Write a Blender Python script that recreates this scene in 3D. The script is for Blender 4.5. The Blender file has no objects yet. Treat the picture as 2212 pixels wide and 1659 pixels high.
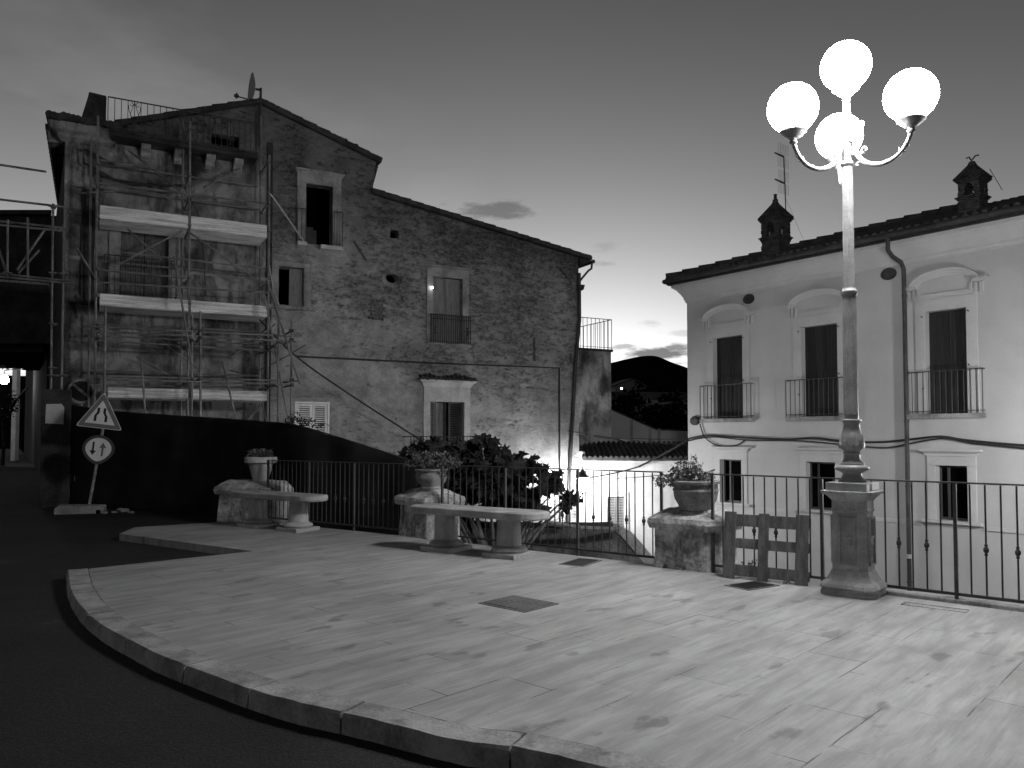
import bpy, bmesh, math, random
from mathutils import Vector, Matrix
from mathutils.geometry import tessellate_polygon
R = math.radians
PI = math.pi
scene = bpy.context.scene
COL = scene.collection
random.seed(7)

# ------------------------------------------------------------------ camera
CH = 1.42; PITCH = R(2.1); F = 1700.0; CX, CY = 1106.0, 880.0
cam_d = bpy.data.cameras.new('camera'); cam = bpy.data.objects.new('camera', cam_d)
COL.objects.link(cam); scene.camera = cam
cam.location = (0, 0, CH); cam.rotation_euler = (R(90) + PITCH, 0, 0)
cam_d.sensor_width = 36; cam_d.lens = 36 * F / 2212.0
cam_d.shift_y = (CY - 829.5) / 2212.0
cam_d.clip_end = 4000; cam_d.clip_start = 0.05

# ------------------------------------------------------------------ world
world = bpy.data.worlds.new('World'); scene.world = world; world.use_nodes = True
wn = world.node_tree.nodes; wl = world.node_tree.links
wn.clear()
def W(t, **k):
    n = wn.new(t)
    for a, b in k.items(): setattr(n, a, b)
    return n
def WM(op, a, b=None, c=None, clamp=False):
    n = W('ShaderNodeMath', operation=op, use_clamp=clamp)
    for i, x in enumerate((a, b, c)):
        if x is None: continue
        if isinstance(x, (int, float)): n.inputs[i].default_value = x
        else: wl.new(x, n.inputs[i])
    return n.outputs[0]
sky = W('ShaderNodeTexSky', sky_type='NISHITA'); sky.sun_disc = False
sky.sun_elevation = R(1.0); sky.sun_rotation = R(6); sky.air_density = 1.0; sky.dust_density = 1.5; sky.ozone_density = 1.0
bw = W('ShaderNodeRGBToBW'); wl.new(sky.outputs[0], bw.inputs[0])
tc = W('ShaderNodeTexCoord'); sep = W('ShaderNodeSeparateXYZ'); wl.new(tc.outputs['Generated'], sep.inputs[0])
SKY_POW, SKY_GAIN = 0.62, 1.36
lum = WM('MULTIPLY', WM('POWER', bw.outputs[0], SKY_POW), SKY_GAIN)
# the sky pales quickly towards the horizon after sunset
up = WM('MAXIMUM', sep.outputs[2], 0.0)
falloff = WM('ADD', WM('MULTIPLY', WM('POWER', 2.718, WM('MULTIPLY', up, -4.3)), 1.22), 0.088)
lum = WM('MULTIPLY', lum, falloff)
# thin dusk clouds, on a plane high over the place
zc = WM('MAXIMUM', sep.outputs[2], 0.03)
comb = W('ShaderNodeCombineXYZ'); wl.new(WM('DIVIDE', sep.outputs[0], zc), comb.inputs[0]); wl.new(WM('DIVIDE', sep.outputs[1], zc), comb.inputs[1])
nz = W('ShaderNodeTexNoise'); nz.inputs['Scale'].default_value = 0.55; nz.inputs['Detail'].default_value = 6; nz.inputs['Roughness'].default_value = 0.55
wl.new(comb.outputs[0], nz.inputs['Vector'])
veil = WM('MULTIPLY', WM('SUBTRACT', nz.outputs[0], 0.47, clamp=True), 3.0, clamp=True)
leftness = WM('MULTIPLY_ADD', sep.outputs[0], -2.6, -0.05, clamp=True)
lum = WM('MULTIPLY', lum, WM('ADD', WM('MULTIPLY', leftness, WM('MULTIPLY_ADD', veil, 1.3, WM('MULTIPLY', WM('SUBTRACT', .45, up), 1.3))), 1.0))
lum = WM('MULTIPLY', lum, WM('SUBTRACT', 1.0, WM('MULTIPLY', WM('MAXIMUM', sep.outputs[0], 0.0), .38)))
nz2 = W('ShaderNodeTexNoise'); nz2.inputs['Scale'].default_value = 14; nz2.inputs['Detail'].default_value = 7; nz2.inputs['Roughness'].default_value = 0.6
mp = W('ShaderNodeMapping'); mp.inputs['Scale'].default_value = (1.0, 1.0, 3.2); wl.new(tc.outputs['Generated'], mp.inputs[0]); wl.new(mp.outputs[0], nz2.inputs['Vector'])
def blob(px, py, wx, wz, soft=0.35):
    x = (px - CX) / F; z = (CY - py) / F
    d = Vector((x, math.cos(PITCH) - z * math.sin(PITCH), math.sin(PITCH) + z * math.cos(PITCH))).normalized()
    a = WM('DIVIDE', WM('SUBTRACT', sep.outputs[0], d.x), wx / F)
    b = WM('DIVIDE', WM('SUBTRACT', sep.outputs[2], d.z), wz / F)
    rr = WM('SQRT', WM('ADD', WM('MULTIPLY', a, a), WM('MULTIPLY', b, b)))
    m = WM('SUBTRACT', 1.0, rr)                       # 1 at the middle, 0 at the rim
    m = WM('ADD', m, WM('MULTIPLY', WM('SUBTRACT', nz2.outputs[0], 0.52), 5.5))
    return WM('DIVIDE', m, soft * 2.2, clamp=True)
cl = None
for (px, py, wx, wz, k) in ((1060, 452, 58, 20, .45), (1085, 440, 40, 6, .35), (1300, 532, 44, 14, .13), (1305, 570, 26, 8, .22), (1420, 764, 90, 22, .80), (1460, 752, 40, 14, .7), (1345, 748, 34, 8, .5), (1370, 755, 20, 7, .5), (1410, 697, 28, 7, .2), (1480, 722, 34, 6, .22), (1440, 785, 60, 5, .5)):
    b = WM('MULTIPLY', blob(px, py, wx, wz), k)
    cl = b if cl is None else WM('MAXIMUM', cl, b)
lum = WM('MULTIPLY', lum, WM('SUBTRACT', 1.0, cl))
back = WM('MULTIPLY', sep.outputs[1], -1.6, clamp=True)      # the sky away from the afterglow is duller
lum = WM('MULTIPLY', lum, WM('SUBTRACT', 1.0, WM('MULTIPLY', back, .42)))
cc = W('ShaderNodeCombineColor')
for i in range(3): wl.new(lum, cc.inputs[i])
bg = W('ShaderNodeBackground'); wl.new(cc.outputs[0], bg.inputs[0]); bg.inputs[1].default_value = 0.15
wo = W('ShaderNodeOutputWorld'); wl.new(bg.outputs[0], wo.inputs[0])

scene.view_settings.view_transform = 'Standard'; scene.view_settings.look = 'None'
scene.view_settings.exposure = 1.12; scene.view_settings.gamma = 1.0
GLOBE_L = 132.0          # radiance of the street lamp's globes

# ------------------------------------------------------------------ projection helpers (photo pixel -> point in the place)
def ray(u, v):
    x = (u - CX) / F; z = (CY - v) / F
    return Vector((x, math.cos(PITCH) - z * math.sin(PITCH), math.sin(PITCH) + z * math.cos(PITCH)))
def G(u, v, z=0.0):
    d = ray(u, v); t = (z - CH) / d.z
    return Vector((d.x * t, d.y * t, z))
def at(u, v, Y):
    d = ray(u, v); t = Y / d.y
    return Vector((d.x * t, Y, CH + d.z * t))
class Frame:
    def __init__(s, ox, oy, ang):
        s.o = Vector((ox, oy, 0)); s.a = ang
        s.x = Vector((math.cos(ang), math.sin(ang), 0)); s.y = Vector((-math.sin(ang), math.cos(ang), 0))
    def p(s, u, v, y=0.0):       # local (s, z) on the plane local-y = y
        d = ray(u, v); c = Vector((0, 0, CH))
        t = (y - (c - s.o).dot(s.y)) / d.dot(s.y)
        q = c + d * t
        return ((q - s.o).dot(s.x), q.z)
FB = Frame(-8.10, 19.5, math.atan2(.47, .883))
FA = Frame(6.45, 23.3, math.atan2(-.8, .6))

# ------------------------------------------------------------------ materials
def mk(name):
    m = bpy.data.materials.new(name); m.use_nodes = True
    nt = m.node_tree; b = nt.nodes['Principled BSDF']; return m, nt, b
class NT:
    def __init__(s, nt): s.n = nt.nodes; s.l = nt.links
    def node(s, t, **k):
        n = s.n.new(t)
        for a, b in k.items(): setattr(n, a, b)
        return n
    def set(s, sock, v):
        if isinstance(v, (int, float)): sock.default_value = v
        elif isinstance(v, tuple): sock.default_value = v
        else: s.l.new(v, sock)
    def m(s, op, a, b=None, c=None, clamp=False):
        n = s.node('ShaderNodeMath', operation=op, use_clamp=clamp)
        for i, x in enumerate((a, b, c)):
            if x is not None: s.set(n.inputs[i], x)
        return n.outputs[0]
    def noise(s, vec, scale, detail=5, rough=.55, dist=0.0):
        n = s.node('ShaderNodeTexNoise'); n.inputs['Scale'].default_value = scale
        n.inputs['Detail'].default_value = detail; n.inputs['Roughness'].default_value = rough; n.inputs['Distortion'].default_value = dist
        s.l.new(vec, n.inputs['Vector']); return n.outputs[0]
    def mapv(s, vec, scale=(1, 1, 1), rot=(0, 0, 0), loc=(0, 0, 0)):
        n = s.node('ShaderNodeMapping'); n.inputs['Scale'].default_value = scale
        n.inputs['Rotation'].default_value = rot; n.inputs['Location'].default_value = loc
        s.l.new(vec, n.inputs[0]); return n.outputs[0]
    def step(s, x, lo, hi):
        n = s.node('ShaderNodeMapRange'); n.interpolation_type = 'SMOOTHSTEP'
        s.set(n.inputs[0], x); n.inputs[1].default_value = lo; n.inputs[2].default_value = hi; return n.outputs[0]
    def lerp(s, f, a, b):      # values
        n = s.node('ShaderNodeMix'); s.set(n.inputs[0], f); s.set(n.inputs[2], a); s.set(n.inputs[3], b); return n.outputs[0]
    def grey(s, v):
        n = s.node('ShaderNodeCombineColor')
        for i in range(3): s.set(n.inputs[i], v)
        return n.outputs[0]
    def bump(s, h, strength, dist):
        n = s.node('ShaderNodeBump'); n.inputs['Strength'].default_value = strength; n.inputs['Distance'].default_value = dist
        s.l.new(h, n.inputs['Height']); return n.outputs[0]
def obco(t): return t.node('ShaderNodeTexCoord').outputs['Object']
def stone(name, lo, hi, scale=3.0, fine=40.0, bump=.35, bd=.01, rough=.85, metal=0.0, spec=.3, stain=0.0, stretch=(1, 1, 1)):
    m, nt, b = mk(name); t = NT(nt); v = t.mapv(obco(t), stretch)
    a = t.noise(v, scale, 8, .62); f = t.noise(v, fine, 4, .6)
    x = t.step(t.m('MULTIPLY_ADD', t.m('SUBTRACT', f, .5), .45, a), .30, .70)
    col = t.lerp(x, lo, hi)
    if stain:
        s_ = t.step(t.noise(t.mapv(v, (1.3, 1.3, .35), loc=(3, 1, 7)), scale * .8, 5, .7), .52, .68)
        col = t.m('MULTIPLY', col, t.lerp(s_, 1.0, 1.0 - stain))
    t.l.new(t.grey(col), b.inputs['Base Color'])
    b.inputs['Roughness'].default_value = rough; b.inputs['Metallic'].default_value = metal
    b.inputs['Specular IOR Level'].default_value = spec
    if bump:
        h = t.m('ADD', t.m('MULTIPLY', a, 1.0), t.m('MULTIPLY', f, .5))
        t.l.new(t.bump(h, bump, bd), b.inputs['Normal'])
    return m
def emit(name, strength, col=(1, 1, 1, 1)):
    m, nt, b = mk(name); b.inputs['Base Color'].default_value = (.8, .8, .8, 1)
    b.inputs['Emission Color'].default_value = col; b.inputs['Emission Strength'].default_value = strength; return m

def mat_wall_old():
    """old render eroded down to rubble stone"""
    m, nt, b = mk('eroded_render'); t = NT(nt); v = obco(t)
    sep = t.node('ShaderNodeSeparateXYZ'); t.l.new(v, sep.inputs[0])
    st = t.mapv(v, (1.0, 1.0, 2.3), rot=(0, R(-9), 0))
    rub = t.noise(st, 2.9, 10, .68, .25)                      # torn, almost level ledges of stone courses
    rub2 = t.noise(t.mapv(v, (1, 1, 1.7), loc=(3, 0, 1)), 8.5, 9, .7, .3)
    big = t.noise(v, .50, 5, .55)                             # where the render is lost
    zone = t.m('MULTIPLY', t.step(sep.outputs[0], 4.0, 7.0), t.step(sep.outputs[2], 2.2, 3.6))
    zone = t.m('ADD', t.m('MULTIPLY', zone, .10), t.m('MULTIPLY', t.step(sep.outputs[2], 3.4, 8.5), .06))
    amount = t.m('ADD', t.m('ADD', t.m('MULTIPLY_ADD', t.m('SUBTRACT', rub2, .5), .35, rub), zone), t.m('MULTIPLY', t.m('SUBTRACT', big, .5), .60))
    lost = t.step(amount, .53, .62)
    deep = t.step(amount, .60, .74)
    fine = t.noise(v, 30, 6, .65)
    plaster = t.lerp(t.step(t.noise(v, 1.7, 8, .68), .3, .7), .24, .45)
    plaster = t.m('MULTIPLY', plaster, t.lerp(t.step(rub2, .36, .50), .78, 1.0))
    rubble = t.lerp(t.step(rub2, .38, .60), .08, .40)
    col = t.lerp(t.m('MULTIPLY', lost, .75), plaster, rubble)
    col = t.m('MULTIPLY', col, t.lerp(deep, 1.0, .62))
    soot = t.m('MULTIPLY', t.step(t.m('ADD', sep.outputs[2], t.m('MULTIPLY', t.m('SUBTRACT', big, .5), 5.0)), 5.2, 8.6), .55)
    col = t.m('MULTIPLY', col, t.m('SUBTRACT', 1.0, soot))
    col = t.m('MULTIPLY', col, t.lerp(fine, .75, 1.25))
    t.l.new(t.grey(col), b.inputs['Base Color']); b.inputs['Roughness'].default_value = .95; b.inputs['Specular IOR Level'].default_value = .1
    h = t.m('ADD', t.m('MULTIPLY', t.m('SUBTRACT', 1.0, lost), .6), t.m('ADD', t.m('MULTIPLY', rub2, t.lerp(lost, .5, 1.3)), t.m('MULTIPLY', fine, .25)))
    t.l.new(t.bump(h, 1.0, .11), b.inputs['Normal'])
    return m
def mat_facade():
    """smoother, sooty render behind the scaffold"""
    m, nt, b = mk('sooty_render'); t = NT(nt); v = obco(t)
    a = t.noise(v, 1.1, 8, .65); s_ = t.noise(t.mapv(v, (1.6, 1.6, .45)), 1.3, 7, .7); f = t.noise(v, 26, 6, .65)
    col = t.lerp(t.step(a, .34, .64), .08, .31)
    col = t.m('MULTIPLY', col, t.lerp(t.step(s_, .47, .62), 1.0, .35))
    br = t.step(t.noise(t.mapv(v, loc=(5, 2, 8)), 1.9, 9, .72), .60, .63)
    col = t.m('MULTIPLY', col, t.lerp(br, 1.0, 1.5))
    # soot of an old flue outlet high on the facade
    px_, pz_ = FB.p(425, 362)
    sp_ = t.node('ShaderNodeSeparateXYZ'); t.l.new(v, sp_.inputs[0])
    dx = t.m('MULTIPLY', t.m('SUBTRACT', sp_.outputs[0], px_), 1.1); dz = t.m('SUBTRACT', sp_.outputs[2], pz_)
    dd = t.m('ADD', t.m('SQRT', t.m('ADD', t.m('MULTIPLY', dx, dx), t.m('MULTIPLY', dz, dz))), t.m('MULTIPLY', t.m('SUBTRACT', a, .5), 1.6))
    col = t.m('MULTIPLY', col, t.lerp(t.step(dd, .15, .95), .12, 1.0))
    col = t.m('MULTIPLY', col, t.lerp(f, .75, 1.25))
    t.l.new(t.grey(col), b.inputs['Base Color']); b.inputs['Roughness'].default_value = .95; b.inputs['Specular IOR Level'].default_value = .1
    t.l.new(t.bump(t.m('ADD', a, t.m('MULTIPLY', f, .15)), .6, .04), b.inputs['Normal'])
    return m
def mat_paving():
    m, nt, b = mk('stone_paving'); t = NT(nt); v0 = obco(t)
    v = t.mapv(v0, rot=(0, 0, R(-47)))
    wob = t.node('ShaderNodeTexNoise'); wob.inputs['Scale'].default_value = 2.2; t.l.new(v, wob.inputs['Vector'])
    vm = t.node('ShaderNodeVectorMath', operation='MULTIPLY_ADD'); t.l.new(wob.outputs['Color'], vm.inputs[0]); vm.inputs[1].default_value = (.02, .02, 0); t.l.new(v, vm.inputs[2])
    br = t.node('ShaderNodeTexBrick'); br.offset = .37; br.squash = 1.0
    br.inputs['Scale'].default_value = 1.0; br.inputs['Brick Width'].default_value = .74; br.inputs['Row Height'].default_value = .36
    br.inputs['Mortar Size'].default_value = .0045; br.inputs['Mortar Smooth'].default_value = .4; br.inputs['Bias'].default_value = 0
    br.inputs['Color1'].default_value = (.0, .0, .0, 1); br.inputs['Color2'].default_value = (1, 1, 1, 1); br.inputs['Mortar'].default_value = (.5, .5, .5, 1)
    t.l.new(vm.outputs[0], br.inputs['Vector'])
    slab = t.node('ShaderNodeRGBToBW'); t.l.new(br.outputs['Color'], slab.inputs[0])
    streak = t.noise(t.mapv(vm.outputs[0], (1.0, 6.5, 1)), 1.5, 7, .62, .4)
    streak2 = t.noise(t.mapv(v, (.8, 3.2, 1), loc=(4, 9, 0)), 1.3, 6, .6)
    blot = t.noise(t.mapv(v, loc=(7, 3, 0)), .75, 5, .55)
    spot = t.noise(t.mapv(v, (1, 1.9, 1), loc=(2, 6, 0)), 1.9, 5, .5)
    fine = t.noise(v, 60, 4, .6)
    col = t.lerp(t.step(streak, .30, .66), .225, .335)
    col = t.m('MULTIPLY', col, t.lerp(t.step(streak2, .3, .7), .86, 1.10))
    col = t.m('MULTIPLY', col, t.lerp(t.step(blot, .35, .65), .90, 1.10))
    col = t.m('MULTIPLY', col, t.lerp(t.step(t.m('MULTIPLY_ADD', fine, .06, spot), .645, .71), 1.0, .62))
    col = t.m('MULTIPLY', col, t.lerp(slab.outputs[0], .93, 1.05))
    mort = t.m('MULTIPLY', br.outputs['Fac'], t.step(t.noise(v, 1.7, 6, .65), .46, .60))
    crk = t.node('ShaderNodeTexVoronoi'); crk.feature = 'DISTANCE_TO_EDGE'; crk.inputs['Scale'].default_value = 2.1; t.l.new(t.mapv(vm.outputs[0], (1, 1.5, 1)), crk.inputs['Vector'])
    crack = t.m('MULTIPLY', t.m('SUBTRACT', 1.0, t.step(crk.outputs['Distance'], .0, .006)), t.step(t.noise(t.mapv(v, loc=(11, 5, 0)), .9, 5, .6), .645, .68))
    mort = t.m('MAXIMUM', mort, t.m('MULTIPLY', crack, .55))
    scr = t.noise(t.mapv(v, (1.2, 26, 1), loc=(1, 2, 0)), 2.2, 5, .6)
    col = t.m('MULTIPLY', col, t.lerp(t.step(scr, .3, .7), .93, 1.06))
    col = t.m('MULTIPLY', col, t.lerp(mort, 1.0, .25))
    grit = t.step(t.noise(v, 22, 3, .5), .735, .76)
    col = t.m('MULTIPLY', col, t.lerp(grit, 1.0, .5))
    col = t.m('MULTIPLY', col, t.lerp(fine, .93, 1.07))
    t.l.new(t.grey(col), b.inputs['Base Color'])
    t.set(b.inputs['Roughness'], t.lerp(streak, .46, .72)); b.inputs['Specular IOR Level'].default_value = .35
    h = t.m('SUBTRACT', t.m('ADD', t.m('MULTIPLY', streak, .8), t.m('MULTIPLY', fine, .25)), t.m('MULTIPLY', mort, 1.5))
    t.l.new(t.bump(h, .6, .008), b.inputs['Normal'])
    return m
def mat_asphalt():
    m, nt, b = mk('asphalt'); t = NT(nt); v = obco(t)
    a = t.noise(v, .5, 6, .6); f = t.noise(v, 90, 3, .6); p = t.step(t.noise(t.mapv(v, loc=(3, 3, 0)), 1.4, 6, .7), .60, .70)
    vo = t.node('ShaderNodeTexVoronoi'); vo.inputs['Scale'].default_value = 70; t.l.new(v, vo.inputs['Vector'])
    col = t.lerp(t.step(a, .3, .7), .015, .032)
    col = t.m('MULTIPLY', col, t.lerp(p, 1.0, 1.9)); col = t.m('MULTIPLY', col, t.lerp(t.step(vo.outputs['Distance'], .0, .6), 1.7, .55))
    col = t.m('MULTIPLY', col, t.lerp(f, .7, 1.3))
    t.l.new(t.grey(col), b.inputs['Base Color']); b.inputs['Roughness'].default_value = .8; b.inputs['Specular IOR Level'].default_value = .25
    t.l.new(t.bump(t.m('ADD', f, vo.outputs['Distance']), .5, .006), b.inputs['Normal'])
    return m
M = {}
M['old'] = mat_wall_old(); M['facade'] = mat_facade(); M['paving'] = mat_paving(); M['asphalt'] = mat_asphalt()
M['kerb'] = stone('kerb_stone', .17, .36, 3.5, 55, .8, .012, .85, stain=.45)
M['pier'] = stone('weathered_pier_stone', .14, .55, 3.2, 24, 1.0, .04, .92, stain=.6)
M['bench'] = stone('cast_stone', .22, .36, 3.5, 90, .7, .006, .9, stain=.3)
M['ped'] = stone('pedestal_stone', .24, .40, 4, 60, .45, .008, .8, stain=.5)
M['plaster'] = stone('pale_plaster', .39, .47, .55, 45, .25, .006, .9, spec=.15, stain=.07)
M['trim'] = stone('plaster_trim', .42, .50, 1.2, 45, .2, .004, .9, spec=.15)
M['white'] = stone('whitewashed_plaster', .50, .66, 1.3, 30, .5, .012, .9, stain=.2)
M['surround'] = stone('stone_surround', .16, .34, 2.2, 30, .5, .01, .9, stain=.4)
M['surround2'] = stone('pale_stone_surround', .34, .52, 2.2, 30, .4, .01, .9, stain=.25)
M['tile'] = stone('dark_roof_tile', .02, .06, 3, 30, .5, .02, .9)
M['brickdark'] = stone('dark_brick', .03, .09, 4, 22, .8, .02, .9, stretch=(1, 1, 3))
M['iron'] = stone('painted_iron', .018, .05, 8, 60, .25, .002, .5, spec=.4)
M['rust'] = stone('rusty_iron', .05, .13, 8, 70, .4, .003, .75, spec=.3)
M['lamp'] = stone('silver_painted_iron', .20, .30, 7, 50, .25, .003, .42, spec=.5)
M['steel'] = stone('galvanised_tube', .08, .22, 3, 60, .2, .002, .5, metal=.3, spec=.5)
M['deck'] = stone('galvanised_plank', .38, .82, 4, 60, .3, .003, .5, metal=.0, spec=.5, stretch=(.25, 1, 2.5))
M['black'] = stone('black_void', .002, .004, 2, 20, 0, 0, 1.0, spec=0)
M['cloth'] = stone('black_mesh_cloth', .007, .016, 1.2, 120, .3, .004, .95, spec=.08)
M['wood'] = stone('weathered_wood', .07, .16, 3, 40, .5, .004, .85, stretch=(6, 6, 1))
M['door'] = stone('dark_wood', .012, .03, 3, 30, .4, .004, .7, stretch=(8, 8, .6))
M['shutter'] = stone('grey_painted_wood', .13, .22, 3, 50, .3, .003, .75, stain=.3, stretch=(5, 5, 1))
M['shutterw'] = stone('white_painted_wood', .74, .88, 3, 50, .2, .003, .6, stain=.15)
M['shutterd'] = stone('dark_painted_wood', .04, .07, 3, 50, .2, .003, .6)
M['terra'] = stone('weathered_terracotta', .10, .30, 4, 40, .5, .006, .85, stain=.35)
M['terra2'] = stone('pale_terracotta', .26, .42, 4, 40, .4, .005, .85, stain=.3)
M['soil'] = stone('soil', .02, .05, 10, 60, .8, .02, 1.0)
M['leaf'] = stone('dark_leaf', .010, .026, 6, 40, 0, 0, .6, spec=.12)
M['leaf2'] = stone('pot_leaf', .04, .12, 9, 40, 0, 0, .6, spec=.3)
M['petal'] = stone('pale_petal', .45, .6, 9, 40, 0, 0, .7)
M['bark'] = stone('bark', .05, .12, 8, 40, .6, .01, .9)
M['ground'] = stone('dark_earth', .02, .05, .8, 20, .6, .04, 1.0)
M['hill'] = stone('wooded_hill', .006, .014, .02, .4, 0, 0, 1.0, spec=0)
M['darkwall'] = stone('dark_masonry', .02, .06, 1.5, 22, .8, .03, .95, stain=.4)  # dark masonry tone with random stains
M['gwall'] = stone('garden_wall_stone', .05, .16, 1.8, 20, .9, .04, .95, stain=.5)
M['cable'] = stone('rubber_cable', .02, .04, 5, 40, 0, 0, .6)
M['pipe'] = stone('dark_painted_pipe', .025, .06, 3, 40, .2, .003, .55)
M['signw'] = stone('sign_white', .55, .68, 3, 30, 0, 0, .4, spec=.5)
M['signr'] = stone('sign_red_as_grey', .10, .14, 3, 30, 0, 0, .4, spec=.5)
M['signb'] = stone('sign_black', .008, .012, 3, 30, 0, 0, .5)
M['signd'] = stone('sign_blue_as_grey', .03, .045, 3, 30, 0, 0, .4, spec=.5)
M['signpost'] = stone('sign_post_metal', .16, .32, 6, 50, .2, .003, .6, stretch=(1, 1, 3))
M['paper'] = stone('paper', .42, .55, 3, 30, 0, 0, .9)
M['rub'] = stone('concrete_block', .14, .26, 5, 50, .6, .01, .9)
M['farwall'] = stone('far_house_wall', .16, .2, .5, 5, 0, 0, .9)
M['farroof'] = stone('far_house_roof', .04, .06, .5, 5, 0, 0, .9)
M['cover'] = stone('iron_cover', .07, .12, 6, 50, .6, .004, .6, spec=.4)
M['metaldish'] = stone('dish_metal', .09, .13, 3, 30, 0, 0, .6)
M['globe'] = emit('lit_globe_glass', GLOBE_L)
def limb(m, L, edge):      # opal glass is brightest over the bulb and pales to its rim
    t = NT(m.node_tree); lw_ = t.node('ShaderNodeLayerWeight'); lw_.inputs[0].default_value = .5
    c = t.m('SUBTRACT', 1.0, lw_.outputs['Facing'])
    t.l.new(t.m('ADD', t.m('MULTIPLY', t.m('POWER', c, .5), L), edge), m.node_tree.nodes['Principled BSDF'].inputs['Emission Strength'])
limb(M['globe'], GLOBE_L, .55)
M['lant'] = emit('lit_lantern_glass', 250.0)
M['lant2'] = emit('lit_wall_lantern_glass', 400.0)
M['lant3'] = emit('lit_lane_lamp_glass', 45.0)
M['star'] = emit('glint_glow', 12.0)  # glow of the bead that stands in for a reflected spot
M['farlight'] = emit('far_lit_lamp', 60.0)

# ------------------------------------------------------------------ mesh builder
class MB:
    def __init__(s): s.v = []; s.f = []; s.M = Matrix.Identity(4)
    def add(s, vs, fs):
        n = len(s.v); s.v += [s.M @ Vector(p) for p in vs]; s.f += [tuple(n + i for i in f) for f in fs]; return s
    def box(s, x0, x1, y0, y1, z0, z1):
        if x1 < x0: x0, x1 = x1, x0
        if y1 < y0: y0, y1 = y1, y0
        if z1 < z0: z0, z1 = z1, z0
        return s.add([(x0,y0,z0),(x1,y0,z0),(x1,y1,z0),(x0,y1,z0),(x0,y0,z1),(x1,y0,z1),(x1,y1,z1),(x0,y1,z1)],
                     [(0,3,2,1),(4,5,6,7),(0,1,5,4),(1,2,6,5),(2,3,7,6),(3,0,4,7)])
    def prism(s, pts, a, b, axis='y'):
        """polygon extruded; axis y: pts=(x,z) ; axis z: pts=(x,y) ; axis x: pts=(y,z)"""
        n = len(pts)
        def P(p, h):
            return {'y': (p[0], h, p[1]), 'z': (p[0], p[1], h), 'x': (h, p[0], p[1])}[axis]
        vs = [P(p, a) for p in pts] + [P(p, b) for p in pts]
        tri = tessellate_polygon([[Vector((p[0], p[1], 0)) for p in pts]])
        fs = [tuple(t) for t in tri] + [tuple(n + i for i in reversed(t)) for t in tri]
        fs += [(i, (i + 1) % n, n + (i + 1) % n, n + i) for i in range(n)]
        return s.add(vs, fs)
    def tube(s, pts, r, n=8, r2=None, cap=True):
        pts = [Vector(p) for p in pts]; k = len(pts); vs = []; fs = []
        up = Vector((0, 0, 1))
        t0 = (pts[1] - pts[0]).normalized()
        if abs(t0.dot(up)) > .95: up = Vector((1, 0, 0))
        prev = None
        for i, p in enumerate(pts):
            t = (pts[min(i + 1, k - 1)] - pts[max(i - 1, 0)]).normalized()
            if prev is None: a = t.cross(up).normalized()
            else: a = (prev - t * prev.dot(t)).normalized()
            prev = a; b = t.cross(a)
            rr = r if r2 is None else r + (r2 - r) * i / (k - 1)
            for j in range(n):
                th = 2 * PI * j / n; vs.append(p + a * (rr * math.cos(th)) + b * (rr * math.sin(th)))
        for i in range(k - 1):
            for j in range(n):
                fs.append((i*n+j, i*n+(j+1)%n, (i+1)*n+(j+1)%n, (i+1)*n+j))
        if cap: fs += [tuple(range(n))[::-1], tuple((k-1)*n+j for j in range(n))]
        return s.add(vs, fs)
    def lathe(s, prof, c=(0, 0, 0), n=24, mod=None, cap=True):
        vs = []; fs = []; k = len(prof)
        for i, (r, z) in enumerate(prof):
            for j in range(n):
                th = 2 * PI * j / n; rr = r * (mod(th, z) if mod else 1)
                vs.append((c[0] + rr * math.cos(th), c[1] + rr * math.sin(th), c[2] + z))
        for i in range(k - 1):
            for j in range(n): fs.append((i*n+j, i*n+(j+1)%n, (i+1)*n+(j+1)%n, (i+1)*n+j))
        if cap: fs += [tuple(range(n))[::-1], tuple((k-1)*n+j for j in range(n))]
        return s.add(vs, fs)
    def loft(s, rings):
        vs = []; fs = []; n = len(rings[0])
        for r in rings: vs += list(r)
        for i in range(len(rings) - 1):
            for j in range(n): fs.append((i*n+j, i*n+(j+1)%n, (i+1)*n+(j+1)%n, (i+1)*n+j))
        fs += [tuple(range(n))[::-1], tuple((len(rings)-1)*n+j for j in range(n))]
        return s.add(vs, fs)
    def sphere(s, c, r, nu=16, nv=10, sc=(1, 1, 1)):
        prof = [(r * math.sin(PI * (i + .02) / (nv + .04)), -r * math.cos(PI * (i + .02) / (nv + .04))) for i in range(nv + 1)]
        vs = []; k = len(prof); fs = []
        for (rr, z) in prof:
            for j in range(nu):
                th = 2*PI*j/nu; vs.append((c[0]+rr*math.cos(th)*sc[0], c[1]+rr*math.sin(th)*sc[1], c[2]+z*sc[2]))
        for i in range(k-1):
            for j in range(nu): fs.append((i*nu+j, i*nu+(j+1)%nu, (i+1)*nu+(j+1)%nu, (i+1)*nu+j))
        fs += [tuple(range(nu))[::-1], tuple((k-1)*nu+j for j in range(nu))]
        return s.add(vs, fs)
    def wall(s, outline, holes, y0, depth):
        """outline, holes: lists of (x,z). front face at y0 with holes, reveals 'depth' deep."""
        loops = [outline] + holes
        tri = tessellate_polygon([[Vector((p[0], p[1], 0)) for p in L] for L in loops])
        allp = [p for L in loops for p in L]
        s.add([(p[0], y0, p[1]) for p in allp], [tuple(t) for t in tri])
        for h in holes:
            n = len(h)
            s.add([(p[0], y0, p[1]) for p in h] + [(p[0], y0 + depth, p[1]) for p in h],
                  [(i, (i+1) % n, n+(i+1) % n, n+i) for i in range(n)])
        return s
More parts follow.
